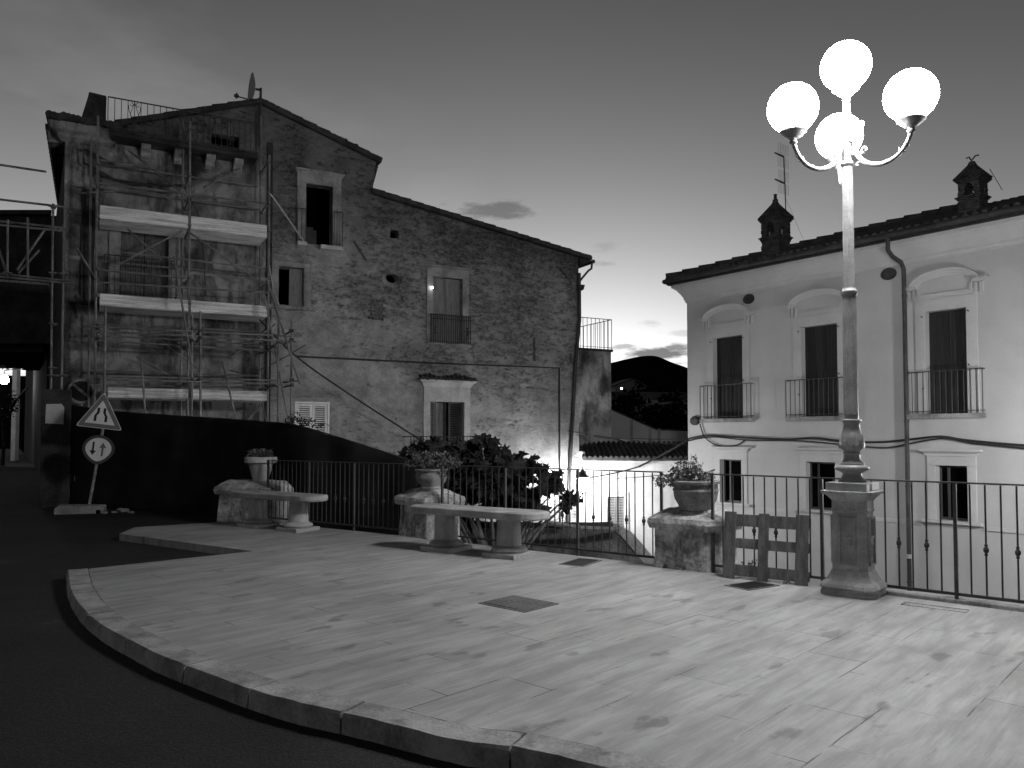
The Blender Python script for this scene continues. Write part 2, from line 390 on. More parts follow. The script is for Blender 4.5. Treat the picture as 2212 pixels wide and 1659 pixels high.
    def build(s, name, mat, parent=None, smooth=False, bevel=0, seg=2, solid=0):
        me = bpy.data.meshes.new(name); me.from_pydata([tuple(p) for p in s.v], [], s.f); me.update()
        bm = bmesh.new(); bm.from_mesh(me); bmesh.ops.recalc_face_normals(bm, faces=bm.faces); bm.to_mesh(me); bm.free()
        me.materials.append(mat)
        if smooth:
            me.polygons.foreach_set('use_smooth', [True] * len(me.polygons))
        o = bpy.data.objects.new(name, me); COL.objects.link(o)
        if parent is not None: o.parent = parent
        if bevel:
            b = o.modifiers.new('bevel', 'BEVEL'); b.width = bevel; b.segments = seg; b.limit_method = 'ANGLE'; b.angle_limit = R(35)
        if smooth:
            me.set_sharp_from_angle(angle=R(50))
        return o
def tag(o, label=None, cat=None, group=None, kind=None):
    if label: o['label'] = label
    if cat: o['category'] = cat
    if group: o['group'] = group
    if kind: o['kind'] = kind
    return o
def empty(name, loc=(0, 0, 0), rz=0.0, label=None, cat=None, group=None):
    o = bpy.data.objects.new(name, None); COL.objects.link(o); o.location = loc; o.rotation_euler = (0, 0, rz)
    o.empty_display_size = .2
    return tag(o, label, cat, group)
def fempty(name, fr, label, cat): return empty(name, fr.o, fr.a, label, cat)
def part(src, name, parent, loc=(0, 0, 0), rz=0.0):
    o = bpy.data.objects.new(name, src.data); COL.objects.link(o); o.parent = parent; o.location = loc; o.rotation_euler = (0, 0, rz)
    for m in src.modifiers:
        k = o.modifiers.new(m.name, m.type)
        if m.type == 'BEVEL': k.width = m.width; k.segments = m.segments; k.limit_method = m.limit_method; k.angle_limit = m.angle_limit
    return o
def rough_up(o, amp, scale, seed=0, cuts=0):
    """push the mesh's points a little so that nothing is dead straight"""
    from mathutils import noise
    bm = bmesh.new(); bm.from_mesh(o.data)
    if cuts: bmesh.ops.subdivide_edges(bm, edges=bm.edges[:], cuts=cuts, use_grid_fill=True)
    for v in bm.verts:
        d = noise.noise_vector(v.co * scale + Vector((seed, seed * 2, 0)))
        v.co += d * amp
    bm.to_mesh(o.data); bm.free()

# ================================================================== GROUND
rl = [G(578, 1128), G(872, 1157), G(955, 1167), G(1430, 1221), G(1541, 1237), G(2067, 1303)]
dC = (rl[5] - rl[4]).normalized(); farR = rl[5] + dC * 12
pA = G(470, 1121)
sA, _ = FB.p(142, 900); cornerB = FB.o + FB.x * sA
side = Vector((-.538, .843, 0))
edge = [farR, rl[5], rl[4], rl[3], rl[2], rl[1], rl[0], G(600, 1117), G(462, 1107, -.1), G(225, 1090, -.1), G(130, 1084, -.1), cornerB, cornerB + side * 90]
edge = [Vector((p.x, p.y, 0)) for p in edge]
rp = [(p.x, p.y) for p in edge] + [(-140, 100), (-140, -25), (30, -25), (30, farR.y - 8)]
mb = MB(); n = len(rp)
mb.add([(x, y, -.10) for x, y in rp], [tuple(t) for t in tessellate_polygon([[Vector((x, y, 0)) for x, y in rp]])])
tag(mb.build('road', M['asphalt']), kind='structure')
mb = MB()
# retaining wall under the terrace edge (set back 2 cm from the paving)
off = [Vector((p.x, p.y, 0)) for p in edge[:12]]
for a, b in zip(off[:-1], off[1:]):
    mb.add([(a.x, a.y, -.104), (b.x, b.y, -.104), (b.x, b.y, -6), (a.x, a.y, -6)], [(0, 1, 2, 3)])
o = mb.build('retaining_wall', M['gwall']); tag(o, 'rough stone retaining wall dropping below the railing', 'wall')
mb = MB(); mb.add([(-900, -60, -4.6), (900, -60, -4.6), (900, 3000, -4.6), (-900, 3000, -4.6)], [(0, 1, 2, 3)])
tag(mb.build('ground', M['ground']), kind='structure')

outer = [(1500, 1708), (1291, 1659), (1106, 1617), (985, 1602), (782, 1552), (635, 1520), (520, 1485), (350, 1422), (300, 1397), (225, 1357), (175, 1315), (150, 1270), (145, 1232)]
inner = [(1700, 1712), (1456, 1659), (1106, 1599), (1000, 1575), (820, 1537), (670, 1505), (560, 1475), (450, 1437), (340, 1395), (265, 1352), (215, 1315), (182, 1265), (172, 1231)]
Wo = [G(*p) for p in outer]; Wi = [G(*p) for p in inner]
e0 = (Wo[0] - Wo[1]).normalized()
for q in (.5, .6, .8, 1.2, 2, 3): Wo.insert(0, Wo[0] + e0 * q)
def smooth_poly(P, k=10):
    out = []
    for i in range(len(P) - 1):
        p0 = P[max(i-1, 0)]; p1 = P[i]; p2 = P[i+1]; p3 = P[min(i+2, len(P)-1)]
        for j in range(k):
            t = j / k
            out.append(.5 * ((2*p1) + (-p0+p2)*t + (2*p0-5*p1+4*p2-p3)*t*t + (-p0+3*p1-3*p2+p3)*t**3))
    out.append(P[-1]); return out
So = smooth_poly(Wo, 12)
# inner line at a constant kerb width from the outer one
def inward(P, w):
    out = []
    for i, p in enumerate(P):
        t = (P[min(i+1, len(P)-1)] - P[max(i-1, 0)]).normalized(); out.append(p + Vector((t.y, -t.x, 0)) * w)
    return out
Si = inward(So, .20)
tip = G(545.5, 1190.5); c2 = G(258, 1153); c3 = G(291, 1139); c4 = G(470, 1128)
def rail_front(d=.0): return [rl[0], rl[1], rl[2], rl[3], rl[4], rl[5], farR]
pav = [Vector(p) for p in Si] + [tip, c2, c3, c4] + rail_front()
pp = [(p.x, p.y) for p in pav]
mb = MB(); mb.prism(pp, -.3, 0.0, 'z')
tag(mb.build('pavement', M['paving']), kind='structure')
# kerb stones along the curve
mb = MB(); L = [0]
for a, b in zip(So[:-1], So[1:]): L.append(L[-1] + (b - a).length)
def samp(P, s):
    for i in range(len(L) - 1):
        if L[i+1] >= s: t = (s - L[i]) / (L[i+1] - L[i]); return P[i].lerp(P[i+1], t)
    return P[-1]
s = L[-1] * 1.0; rng = random.Random(3); stones = []
while s > .1:
    ln = rng.uniform(.62, .98) if s < L[-1] - 2.5 else rng.uniform(.4, .6)
    stones.append((max(s - ln, 0), s)); s -= ln
for (a, b) in stones:
    g = .006; k = 5; dz = rng.uniform(-.004, .006)
    ss = [a + g + (b - a - 2*g) * i / k for i in range(k + 1)]
    rings = []
    for q in ss:
        po = samp(So, q); pi_ = samp(Si, q); nrm = (po - pi_).normalized()
        pi_ = pi_ + nrm * .007; lo = po + nrm * .012
        rings.append([(lo.x, lo.y, -.16), (po.x, po.y, -.012 + dz), (po.x - nrm.x*.014, po.y - nrm.y*.014, .003 + dz), (pi_.x, pi_.y, .003 + dz), (pi_.x, pi_.y, -.16)])
    mb.loft(rings)
ko = mb.build('kerb', M['kerb']); tag(ko, kind='structure'); rough_up(ko, .006, 9, 2, 1)
mb = MB()   # bed under the joints
rings = [[(samp(So, q).x*.5+samp(Si, q).x*.5 + 0*q, samp(So, q).y*.5+samp(Si, q).y*.5, -.02), (samp(Si, q).x, samp(Si, q).y, -.02), (samp(Si, q).x, samp(Si, q).y, -.2), (samp(So, q).x*.5+samp(Si, q).x*.5, samp(So, q).y*.5+samp(Si, q).y*.5, -.2)] for q in [L[-1]*i/120 for i in range(121)]]
mb.loft(rings); tag(mb.build('kerb_bed', M['soil']), kind='structure')

# low upstand that carries the right railing
mb = MB(); nC = Vector((-dC.y, dC.x, 0)); nC = nC if nC.y > 0 else -nC
a = rl[4] + dC * 1.6; b = farR
mb.prism([((a - nC*.03).x, (a - nC*.03).y), ((b - nC*.03).x, (b - nC*.03).y), ((b + nC*.13).x, (b + nC*.13).y), ((a + nC*.13).x, (a + nC*.13).y)], -.3, .035, 'z')
tag(mb.build('railing_upstand', M['kerb'], bevel=.008), kind='structure')

# manhole covers and their dirty frames
def cover(corners, label, mat, frame=.035, recess=True):
    P = [G(*c) for c in corners]; c = sum(P, Vector()) / 4
    e = (P[1] - P[0]); w = ((P[1]-P[0]).length + (P[2]-P[3]).length) / 2; h = ((P[2]-P[1]).length + (P[3]-P[0]).length) / 2
    t = empty('manhole_cover', (c.x, c.y, 0), math.atan2(e.y, e.x), label, 'manhole cover')
    fr = MB(); w /= 2; h /= 2
    for (x0, x1, y0, y1) in ((-w, w, -h, -h+frame), (-w, w, h-frame, h), (-w, -w+frame, -h+frame, h-frame), (w-frame, w, -h+frame, h-frame)):
        fr.box(x0, x1, y0, y1, -.05, .006)
    fr.build('frame', M['cover'], t, bevel=.002)
    pl = MB(); i = frame + .004; pl.box(-w+i, w-i, -h+i, h-i, -.05, .010)
    k = 6
    for a_ in range(k):
        for b_ in range(k):
            x = -w+i+(2*w-2*i)*(a_+.5)/k; y = -h+i+(2*h-2*i)*(b_+.5)/k; pl.box(x-.018, x+.018, y-.004, y+.004, .010, .0115)
    pl.build('plate', mat, t)
    return t
cover([(1040, 1305), (1135, 1324), (1212, 1303), (1095, 1287)], 'square iron manhole cover alone in the middle of the paving', M['cover'])
cover([(1204, 1219), (1258, 1224), (1304, 1211), (1252, 1206)], 'small dark drain cover beside the foot of the right-hand bench', M['ground'])
cover([(1574, 1267), (1622, 1277), (1684, 1264), (1618, 1254)], 'black drain cover in the paving in front of the wooden pallet', M['signb'])
# a narrow cut slot cover right of the lamp
a = G(1955, 1305); b = G(2090, 1322)
d = b - a; t = empty('slot_cover', ((a.x+b.x)/2, (a.y+b.y)/2, 0), math.atan2(d.y, d.x), 'narrow metal slot cover in the paving right of the lamp post', 'drain cover')
mb = MB(); w = d.length/2; mb.box(-w, w, -.05, .05, -.03, .007); mb.build('plate', M['kerb'], t, bevel=.003)
mb = MB(); mb.box(-w, w, .054, .066, -.03, .008); mb.box(-w-.02, -w-.004, -.05, .066, -.03, .008); mb.build('frame', M['cover'], t)

# ================================================================== RAILINGS
RH = 1.03
def knuckle(z): return [(.0075, z-.05), (.014, z-.047), (.014, z-.036), (.009, z-.03), (.02, z-.014), (.023, z), (.02, z+.014), (.009, z+.03), (.014, z+.036), (.014, z+.047), (.0075, z+.05)]
bar = MB(); bar.lathe([(.0075, .09), (.0075, RH-.018)], n=8)
barK = MB(); barK.lathe([(.0075, .09)] + knuckle(.47) + [(.0075, RH-.018)], n=10)
pst = MB(); pst.box(-.014, .014, -.014, .014, -.05, RH-.016)
def railing(a, b, panels, label, z0=0.0, extra=0):
    d = b - a; ln = d.length; t = empty('railing', (a.x, a.y, z0), math.atan2(d.y, d.x), label, 'railing', 'iron railings along the terrace edge')
    m = MB(); m.box(-.016, ln+.016, -.02, .02, RH-.014, RH); m.build('top_rail', M['iron'], t, bevel=.003)
    m = MB(); m.box(0, ln, -.012, .012, .065, .09); m.build('bottom_rail', M['iron'], t, bevel=.002)
    first = {}
    N = panels * 10
    for i in range(N + 1):
        kind = 'post' if i % 10 == 0 else ('k' if i % 2 == 0 else 'b')
        if kind not in first:
            src = {'post': pst, 'k': barK, 'b': bar}[kind]
            if kind in RCACHE: o = part(RCACHE[kind], 'post' if kind == 'post' else 'baluster', t, (ln*i/N, 0, 0))
            else: o = src.build('post' if kind == 'post' else 'baluster', M['iron'], t, smooth=kind != 'post'); RCACHE[kind] = o; o.location = (ln*i/N, 0, 0)
            first[kind] = o
        else: part(first[kind], 'post' if kind == 'post' else 'baluster', t, (ln*i/N, 0, 0))
    return t
RCACHE = {}
railing(rl[0], rl[1], 3, 'iron railing between the left and the middle stone pier, behind the left bench')
railing(rl[2], rl[3], 3, 'iron railing between the middle and the right stone pier, in front of the fig tree')
railing(rl[4], rl[4] + (rl[5]-rl[4]).normalized() * ((rl[5]-rl[4]).length/2*5), 5, 'iron railing passing behind the lamp post and running out of the picture')

# ================================================================== STONE PIERS
def offset_poly(P, d):
    n = len(P); out = []
    for i in range(n):
        a, b, c = P[i-1], P[i], P[(i+1) % n]
        e1 = (b-a).normalized(); e2 = (c-b).normalized(); n1 = Vector((e1.y, -e1.x)); n2 = Vector((e2.y, -e2.x))
        k = (n1+n2); k = k / max(k.length_squared, .3) * 2
        out.append(b + k * d)
    return out
def pier(p0, p1, p2, label, h0, h1, h2, depth=.52, seed=1):
    P = [G(*p0), G(*p1), G(*p2)]; d = (P[1]-P[0]).normalized(); nn = Vector((-d.y, d.x, 0))
    if nn.y < 0: nn = -nn
    ch = P[2]
    # back points
    poly = [P[0], P[1], ch, P[0] + nn*depth + d * ((ch-P[0]).dot(d)), P[0] + nn*depth]
    c = sum(poly, Vector()) / len(poly)
    pl = [Vector((q.x-c.x, q.y-c.y)) for q in poly]
    t = empty('stone_pier', (c.x, c.y, 0), 0, label, 'pier', 'stone piers in the terrace railing')
    m = MB(); m.loft([[(q.x, q.y, z) for q in offset_poly(pl, k)] for z, k in ((-.05, .012), (.12, .004), (h0*.5, 0), (h0+.01, -.005))])
    o = m.build('shaft', M['pier'], t, bevel=.02); rough_up(o, .012, 4, seed, 5)
    m = MB(); m.loft([[(q.x, q.y, z) for q in offset_poly(pl, k)] for z, k in ((h0, .035), (h0+(h1-h0)*.5, .055), (h1-.02, .045), (h1+.01, .0), (h2, -.13))])
    o = m.build('cap', M['pier'], t, bevel=.018, seg=3); rough_up(o, .016, 5, seed+4, 5)
    return c
cA = pier((470, 1121), (577, 1128), (601, 1128), 'stone pier furthest left, behind the left bench, with the cone-shaped pot on top', .43, .57, .67, seed=1)
cB = pier((862, 1156), (921, 1165), (946, 1165), 'middle stone pier half hidden by the right-hand bench, with a low round pot on top', .44, .58, .67, seed=5)
cC = pier((1412, 1224), (1521, 1236), (1559, 1237), 'large stained stone pier beside the wooden pallet, with a wide bowl planter on top', .42, .56, .64, seed=9)

# ------------------------------------------------------------------ foliage helpers
def leaf_faces(mb, c, size, rng, lobed=False, droop=0.0):
    n = Vector((rng.gauss(0, 1), rng.gauss(0, 1), rng.gauss(0, .8) + .3)).normalized()
    a = n.cross(Vector((rng.gauss(0, 1), rng.gauss(0, 1), rng.gauss(0, 1)))).normalized(); b = n.cross(a)
    if lobed:
        out = [(0, -.55, 0), (.14, -.35, .02), (.5, -.38, -.06), (.30, -.08, .03), (.62, .16, -.08), (.24, .18, .03), (.30, .46, 0), (0, .72, -.1), (-.30, .46, 0), (-.24, .18, .03), (-.62, .16, -.08), (-.30, -.08, .03), (-.5, -.38, -.06), (-.14, -.35, .02)]
        vs = [c + (a*x + b*y + n*z) * size for x, y, z in out] + [c]
        k = len(out); mb.add(vs, [(i, (i+1) % k, k) for i in range(k)])
    else:
        w = size * rng.uniform(.4, .6); l = size
        vs = [c - b*l*.5, c + a*w*.5 + n*.1*l, c + b*l*.5 - n*.1*l, c - a*w*.5 + n*.1*l]
        mb.add(vs, [(0, 1, 2), (0, 2, 3)])
def cloud(mb, c, rad, n, size, rng, lobed=False, shell=.35):
    c = Vector(c)
    for _ in range(n):
        d = Vector((rng.gauss(0, 1), rng.gauss(0, 1), rng.gauss(0, 1))).normalized() * (rng.random() ** shell)
        leaf_faces(mb, c + Vector((d.x*rad[0], d.y*rad[1], d.z*rad[2])), size * rng.uniform(.7, 1.25), rng, lobed)

# pots
def planter(c, z, prof, label, mat, leaves, seed, lobes=0, band=None):
    t = empty('planter', (c[0], c[1], z), 0, label, 'planter', 'planters standing on the stone piers')
    m = MB(); m.lathe(prof, n=40, cap=True, mod=(lambda th, zz: 1 + .012*math.cos(lobes*th)) if lobes else None)
    m.build('pot', mat, t, smooth=True)
    rt = max(r for r, _ in prof); zt = prof[-1][1]
    m = MB(); m.lathe([(rt*.55, zt-.05), (rt*.82, zt-.012), (rt*.4, zt+.02), (.01, zt+.03)], n=20); m.build('soil', M['soil'], t, smooth=True)
    rng = random.Random(seed); f = MB(); st = MB(); fl = MB()
    for (cc, rad, nn, sz) in leaves:
        cloud(f, cc, rad, nn, sz, rng, shell=.45)
        for _ in range(max(6, nn // 22)):
            e = Vector(cc) + Vector((rng.uniform(-1, 1)*rad[0], rng.uniform(-1, 1)*rad[1], rng.uniform(-.3, 1)*rad[2])); b0 = Vector((rng.uniform(-.1, .1), rng.uniform(-.1, .1), zt-.02))
            mid = b0.lerp(e, .5) + Vector((0, 0, .05)); st.tube([b0, mid, e], .004, 5, .002)
        for _ in range(nn // 70):
            fl = MB()
            e = Vector(cc) + Vector((rng.uniform(-1, 1)*rad[0], rng.uniform(-1, .2)*rad[1], rng.uniform(0, 1.0)*rad[2])); 
            for q in range(5): leaf_faces(fl, e + Vector((rng.uniform(-.012, .012), rng.uniform(-.012, .012), rng.uniform(-.012, .012))), .018, rng)
            fl.build('flower', M['petal'], t)
    fo = f.build('foliage', M['leaf2'], t); st.build('stem', M['bark'], t)
    return t
profA = [(.12, 0), (.125, .01), (.20, .28), (.215, .30), (.245, .305), (.265, .315), (.268, .395), (.255, .41), (.235, .41), (.225, .38)]
pa = G(540, 1127); 
planter(((cA.x+.02), cA.y-.03), .66, profA, 'pale cone-shaped flower pot on the left pier', M['terra2'],
        [((0, 0, .46), (.23, .2, .10), 330, .06), ((-.14, -.12, .36), (.10, .08, .12), 90, .05)], 11)
profB = [(.13, 0), (.165, .015), (.17, .04), (.15, .06), (.20, .13), (.225, .20), (.205, .255), (.22, .27), (.235, .28), (.235, .30), (.215, .305), (.19, .29)]
planter((cB.x+.02, cB.y-.02), .655, profB, 'round pot with swagged belly and trailing flowers on the middle pier', M['terra'],
        [((0, 0, .42), (.34, .26, .15), 340, .06), ((.22, -.05, .40), (.22, .18, .10), 130, .06), ((.14, -.14, .24), (.14, .08, .12), 130, .05), ((-.26, 0, .36), (.14, .1, .09), 90, .05)], 12, lobes=8)
profC = [(.14, 0), (.165, .006), (.185, .05), (.225, .12), (.235, .18), (.236, .2), (.245, .205), (.245, .225), (.234, .23), (.232, .275), (.255, .285), (.258, .31), (.24, .318), (.215, .3)]
planter((cC.x-.02, cC.y-.02), .625, profC, 'wide terracotta bowl with straggling plant on the right pier', M['terra'],
        [((-.1, 0, .40), (.2, .17, .13), 330, .05), ((-.32, -.02, .31), (.16, .09, .08), 150, .045), ((.12, 0, .35), (.1, .12, .05), 60, .045), ((.2, .02, .39), (.03, .03, .07), 14, .04), ((0, .05, .53), (.05, .05, .08), 26, .04)], 13)

# ================================================================== BENCHES
def bench(pl, pr, label, seed):
    a = G(*pl); b = G(*pr); d = (b-a).normalized(); nn = Vector((-d.y, d.x, 0)); nn = nn if nn.y > 0 else -nn
    ca = a + nn*.0 ; c = (a+b)/2 + Vector((-.09, .21, 0))
    t = empty('bench', (c.x, c.y, 0), math.atan2(d.y, d.x), label, 'bench', 'stone benches on the terrace')
    hl = 1.0; hw = .25; pts = []
    for i in range(13):
        th = -PI/2 + PI*i/12; pts.append((hl-.25+.25*math.cos(th), hw*math.sin(th)))
    for i in range(13):
        th = PI/2 + PI*i/12; pts.append((-(hl-.25)+.25*math.cos(th), hw*math.sin(th)))
    m = MB(); m.loft([[(x*k, y*(1-(1-k)*4), z) for x, y in pts] for z, k in ((.455, .985), (.475, 1.0), (.535, 1.0), (.545, .985))])
    o = m.build('seat', M['bench'], t, bevel=.006); rough_up(o, .004, 6, seed, 2)
    for s_ in (-1, 1):
        m = MB(); m.lathe([(.15, .12), (.148, .2), (.142, .3), (.138, .4), (.137, .458)], (s_*.475, 0, 0), 28); 
        o = m.build('leg', M['bench'], t, smooth=True)
        m = MB(); m.lathe([(.16, .055), (.205, .06), (.218, .085), (.205, .112), (.165, .125), (.155, .135)], (s_*.475, 0, 0), 28); m.build('base_ring', M['bench'], o, smooth=True)
        m = MB(); m.box(s_*.475-.23, s_*.475+.23, -.23, .23, -.01, .056); q = m.build('plinth', M['bench'], o, bevel=.008); rough_up(q, .006, 7, seed+s_, 3)
    return t
bench((566, 1141), (643, 1149), 'rounded stone bench on the left, in front of the pier with the cone-shaped pot', 2)
bench((985, 1194), (1107, 1207), 'rounded stone bench nearer the camera, in front of the middle pier', 6)

# ================================================================== STREET LAMP
lp = G(1849, 1292); lc = Vector((lp.x + .07, lp.y + .20, 0))
lamp = empty('street_lamp', (lc.x, lc.y, 0), math.atan2(dC.y, dC.x), 'ornate iron street lamp with four lit white globes on a stone pedestal', 'street lamp')
def oct_ring(w, ch, z):
    return [(-w+ch, -w, z), (w-ch, -w, z), (w, -w+ch, z), (w, w-ch, z), (w-ch, w, z), (-w+ch, w, z), (-w, w-ch, z), (-w, -w+ch, z)]
m = MB(); m.loft([oct_ring(w, ch, z) for w, ch, z in ((.235, .07, -.01), (.24, .07, .03), (.225, .065, .055), (.245, .07, .075), (.235, .07, .105), (.20, .06, .135), (.175, .055, .175), (.166, .05, .20), (.160, .05, .215),
     (.156, .062, .22), (.150, .060, .74), (.160, .062, .75), (.160, .062, .762), (.154, .060, .77), (.154, .060, .84), (.172, .062, .865), (.20, .06, .895), (.225, .058, .91), (.228, .058, .93))])
ped = m.build('pedestal', M['ped'], lamp, bevel=.004)
for k in range(4):     # recessed-looking panel frames on the four faces
    m = MB(); ang = k*PI/2; m.M = Matrix.Rotation(ang, 4, 'Z')
    y = -.1545
    for (x0, x1, z0, z1) in ((-.076, -.058, .27, .70), (.058, .076, .27, .70), (-.058, .058, .27, .288), (-.058, .058, .682, .70)): m.box(x0, x1, y-.020, y+.01, z0, z1)
    m.box(-.045, .045, y-.018, y+.01, .515, .532); m.box(-.03, .03, y-.020, y+.01, .45, .468); m.box(-.038, .038, y-.010, y+.01, .468, .515)
    m.build('panel', M['ped'], ped, bevel=.003)
m = MB(); m.box(-.178, .178, -.178, .178, .931, 1.005); m.build('plinth_block', M['lamp'], lamp, bevel=.006)
def lobes(n, a, z0, z1): return lambda th, z: 1 + (a*abs(math.sin(n*th/2)) if z0 <= z <= z1 else 0)
m = MB()
m.lathe([(.118, 1.006), (.118, 1.02), (.098, 1.035), (.083, 1.07), (.082, 1.085), (.095, 1.095), (.125, 1.11), (.142, 1.125), (.142, 1.14), (.128, 1.155), (.105, 1.163),
         (.105, 1.175), (.088, 1.185), (.072, 1.21), (.068, 1.255), (.075, 1.262), (.075, 1.275), (.068, 1.282), (.085, 1.30), (.100, 1.34), (.102, 1.38), (.092, 1.43), (.075, 1.48), (.070, 1.52), (.076, 1.55), (.085, 1.555), (.085, 1.568), (.07, 1.575)],
        n=48, mod=lobes(24, .045, 1.10, 1.156))
m.build('vase', M['lamp'], lamp, smooth=True)
# acanthus leaves round the urn
m = MB()
for k in range(6):
    for j, (da, ln) in enumerate(((0, .13), (-.26, .10), (.26, .10), (-.48, .065), (.48, .065))):
        a0 = k*PI/3; pts = []
        for i in range(5):
            q = i/4; z = 1.31 + ln*q; r = .101 - .012*q*q + (.006 if 0 < q < 1 else 0); th = a0 + da*(.25+.75*q); pts.append((r*math.cos(th), r*math.sin(th), z))
        m.tube(pts, .010, 6, .003)
m.build('acanthus_leaf', M['lamp'], lamp, smooth=True)
flute = lambda th, z: 1 - .05*abs(math.cos(8*th))**.6
m = MB()
m.lathe([(.062, 1.57), (.062, 1.60), (.067, 1.62)], n=48); m.lathe([(.067, 1.62), (.066, 1.64), (.060, 2.56), (.058, 2.695)], n=96, mod=flute)
m.lathe([(.060, 2.695), (.068, 2.715), (.072, 2.73), (.072, 2.745), (.060, 2.755), (.056, 2.775)], n=48)
m.lathe([(.052, 2.775), (.050, 2.86), (.046, 3.80), (.044, 3.90)], n=96, mod=flute)
m.lathe([(.046, 3.90), (.06, 3.915), (.062, 3.93), (.05, 3.942), (.045, 3.955), (.046, 4.04), (.053, 4.048), (.053, 4.065), (.044, 4.072), (.044, 4.12)], n=40)
m.build('pole', M['lamp'], lamp, smooth=True)
m = MB(); m.box(-.052, .052, -.052, .052, 4.115, 4.265); m.lathe([(.06, 4.265), (.062, 4.28), (.045, 4.295), (.04, 4.32), (.047, 4.35), (.036, 4.39), (.033, 4.45), (.030, 4.54), (.04, 4.55), (.042, 4.565), (.03, 4.58)], n=32)
box_ = m.build('arm_box', M['lamp'], lamp, bevel=.004)
m = MB()      # small relief shield with frame on each face
for k in range(4):
    m.M = Matrix.Rotation(k*PI/2, 4, 'Z')
    m.M = m.M @ Matrix.Translation((0, 0, .19))
    for (x0, x1, z0, z1) in ((-.046, -.040, 3.94, 4.06), (.040, .046, 3.94, 4.06), (-.04, .04, 3.94, 3.946), (-.04, .04, 4.054, 4.06)): m.box(x0, x1, -.058, -.05, z0, z1)
    m.prism([(-.026, 4.04), (-.026, 3.99), (0, 3.958), (.026, 3.99), (.026, 4.04)], -.056, -.05); m.prism([(-.018, 4.02), (0, 4.0), (.018, 4.02), (.018, 4.01), (0, 3.985), (-.018, 4.01)], -.061, -.055)
    m.prism([(-.012, 3.985), (0, 3.968), (.012, 3.985)], -.061, -.055); m.box(-.018, .018, -.06, -.055, 4.028, 4.034)
m.build('emblem', M['lamp'], box_)
GR = .222
def cup(parent, x, y, z):       # fluted gallery that holds a globe; z = its foot
    m = MB(); m.lathe([(.024, z-.05), (.034, z-.04), (.034, z-.03), (.026, z-.022), (.03, z-.005), (.045, z), (.075, z+.02), (.105, z+.052), (.118, z+.06), (.120, z+.075), (.112, z+.08), (.10, z+.065)], (x, y, 0), 36, mod=lambda th, zz: 1 + (.035*abs(math.cos(6*th)) if zz > z+.01 and zz < z+.07 else 0))
    return m.build('globe_holder', M['lamp'], parent, smooth=True)
def globe(parent, x, y, z):
    m = MB(); m.sphere((x, y, z+GR*.92), GR, 40, 24); return m.build('globe', M['globe'], parent, smooth=True)
cup(lamp, 0, 0, 4.565); globe(lamp, 0, 0, 4.636)
def spiral(m, c, r, turns, start, axis_u, axis_w, rad, flip=1):
    pts = []
    for i in range(16):
        q = i/15; a_ = start + flip*turns*2*PI*q; rr = r*(1-.72*q); pts.append(Vector(c) + axis_u*(rr*math.cos(a_)) + axis_w*(rr*math.sin(a_)))
    m.tube(pts, rad, 6, rad*.7)
ARM_R = .56
for wa in (194, 314, 74):
    la = R(wa) - math.atan2(dC.y, dC.x); u = Vector((math.cos(la), math.sin(la), 0)); w = Vector((0, 0, 1))
    def Q(r, z): return u*r + w*z
    m = MB(); m.M = Matrix.Translation((0, 0, .12))
    # arm: leaves the box, dips and sweeps up under the globe
    ctrl = [(.06, 4.03), (.075, 3.93), (.10, 3.86), (.16, 3.785), (.25, 3.74), (.34, 3.735), (.43, 3.765), (.50, 3.83), (.545, 3.91), (.56, 3.985)]
    pts = smooth_poly([Q(r, z) for r, z in ctrl], 4)
    m.tube(pts, .023, 10, .017)
    m.tube([Q(.075, 3.94), Q(.07, 4.04), Q(.075, 4.10), Q(.10, 4.155)], .013, 8, .010)
    spiral(m, Q(.128, 4.135), .036, .85, PI*.8, u, w, .011, -1)
    spiral(m, Q(.16, 3.90), .03, .8, PI*1.1, u, w, .010, -1)
    m.tube([Q(.10, 3.87), Q(.13, 3.875), Q(.15, 3.88)], .010, 6)
    spiral(m, Q(.10, 3.78), .022, .8, PI*.2, u, w, .008, 1)
    for (r, z, dr, dz) in ((.46, 3.79, .0, .04), (.50, 3.83, .045, .0), (.53, 3.88, .04, .035), (.47, 3.80, .05, -.01)):
        m.tube([Q(r, z), Q(r+dr*.6, z+dz*.6), Q(r+dr, z+dz+.012)], .014, 6, .003)
    arm = m.build('arm', M['lamp'], lamp, smooth=True)
    p = Q(ARM_R, 0); cup(arm, p.x, p.y, 4.112); globe(arm, p.x, p.y, 4.186)

# ================================================================== PALLET
pb = G(1566, 1247); pe = G(1747, 1266); d = (pe-pb); ln = d.length
t = empty('pallet', (pb.x, pb.y, 0), math.atan2(d.y, d.x), 'weathered wooden pallet standing on edge against the railing beside the right pier', 'pallet')
tilt = Matrix.Rotation(R(-7), 4, 'X')
H = .66
def pl_box(m, x0, x1, y0, y1, z0, z1): m.M = tilt; m.box(x0, x1, y0, y1, z0, z1)
for (x0, x1) in ((-.01, .11), (ln*.475-.05, ln*.475+.05), (ln-.12, ln)):
    m = MB(); pl_box(m, x0, x1, -.045, -.027, 0, H+random.uniform(-.005, .01)); o = m.build('upright_board', M['wood'], t, bevel=.003); rough_up(o, .003, 9, x0, 2)
for z0, z1 in ((.03, .14), (.30, .40), (H-.14, H-.02)):
    m = MB(); pl_box(m, 0, ln-.004, -.025, -.005, z0, z1); o = m.build('cross_board', M['wood'], t, bevel=.003); rough_up(o, .004, 9, z0, 3)
for x in (.05, ln*.475, ln-.05):
    for z in (.08, .35, H-.07):
        m = MB(); pl_box(m, x-.045, x+.045, -.003, .07, z-.045, z+.045); m.build('block', M['wood'], t, bevel=.004)
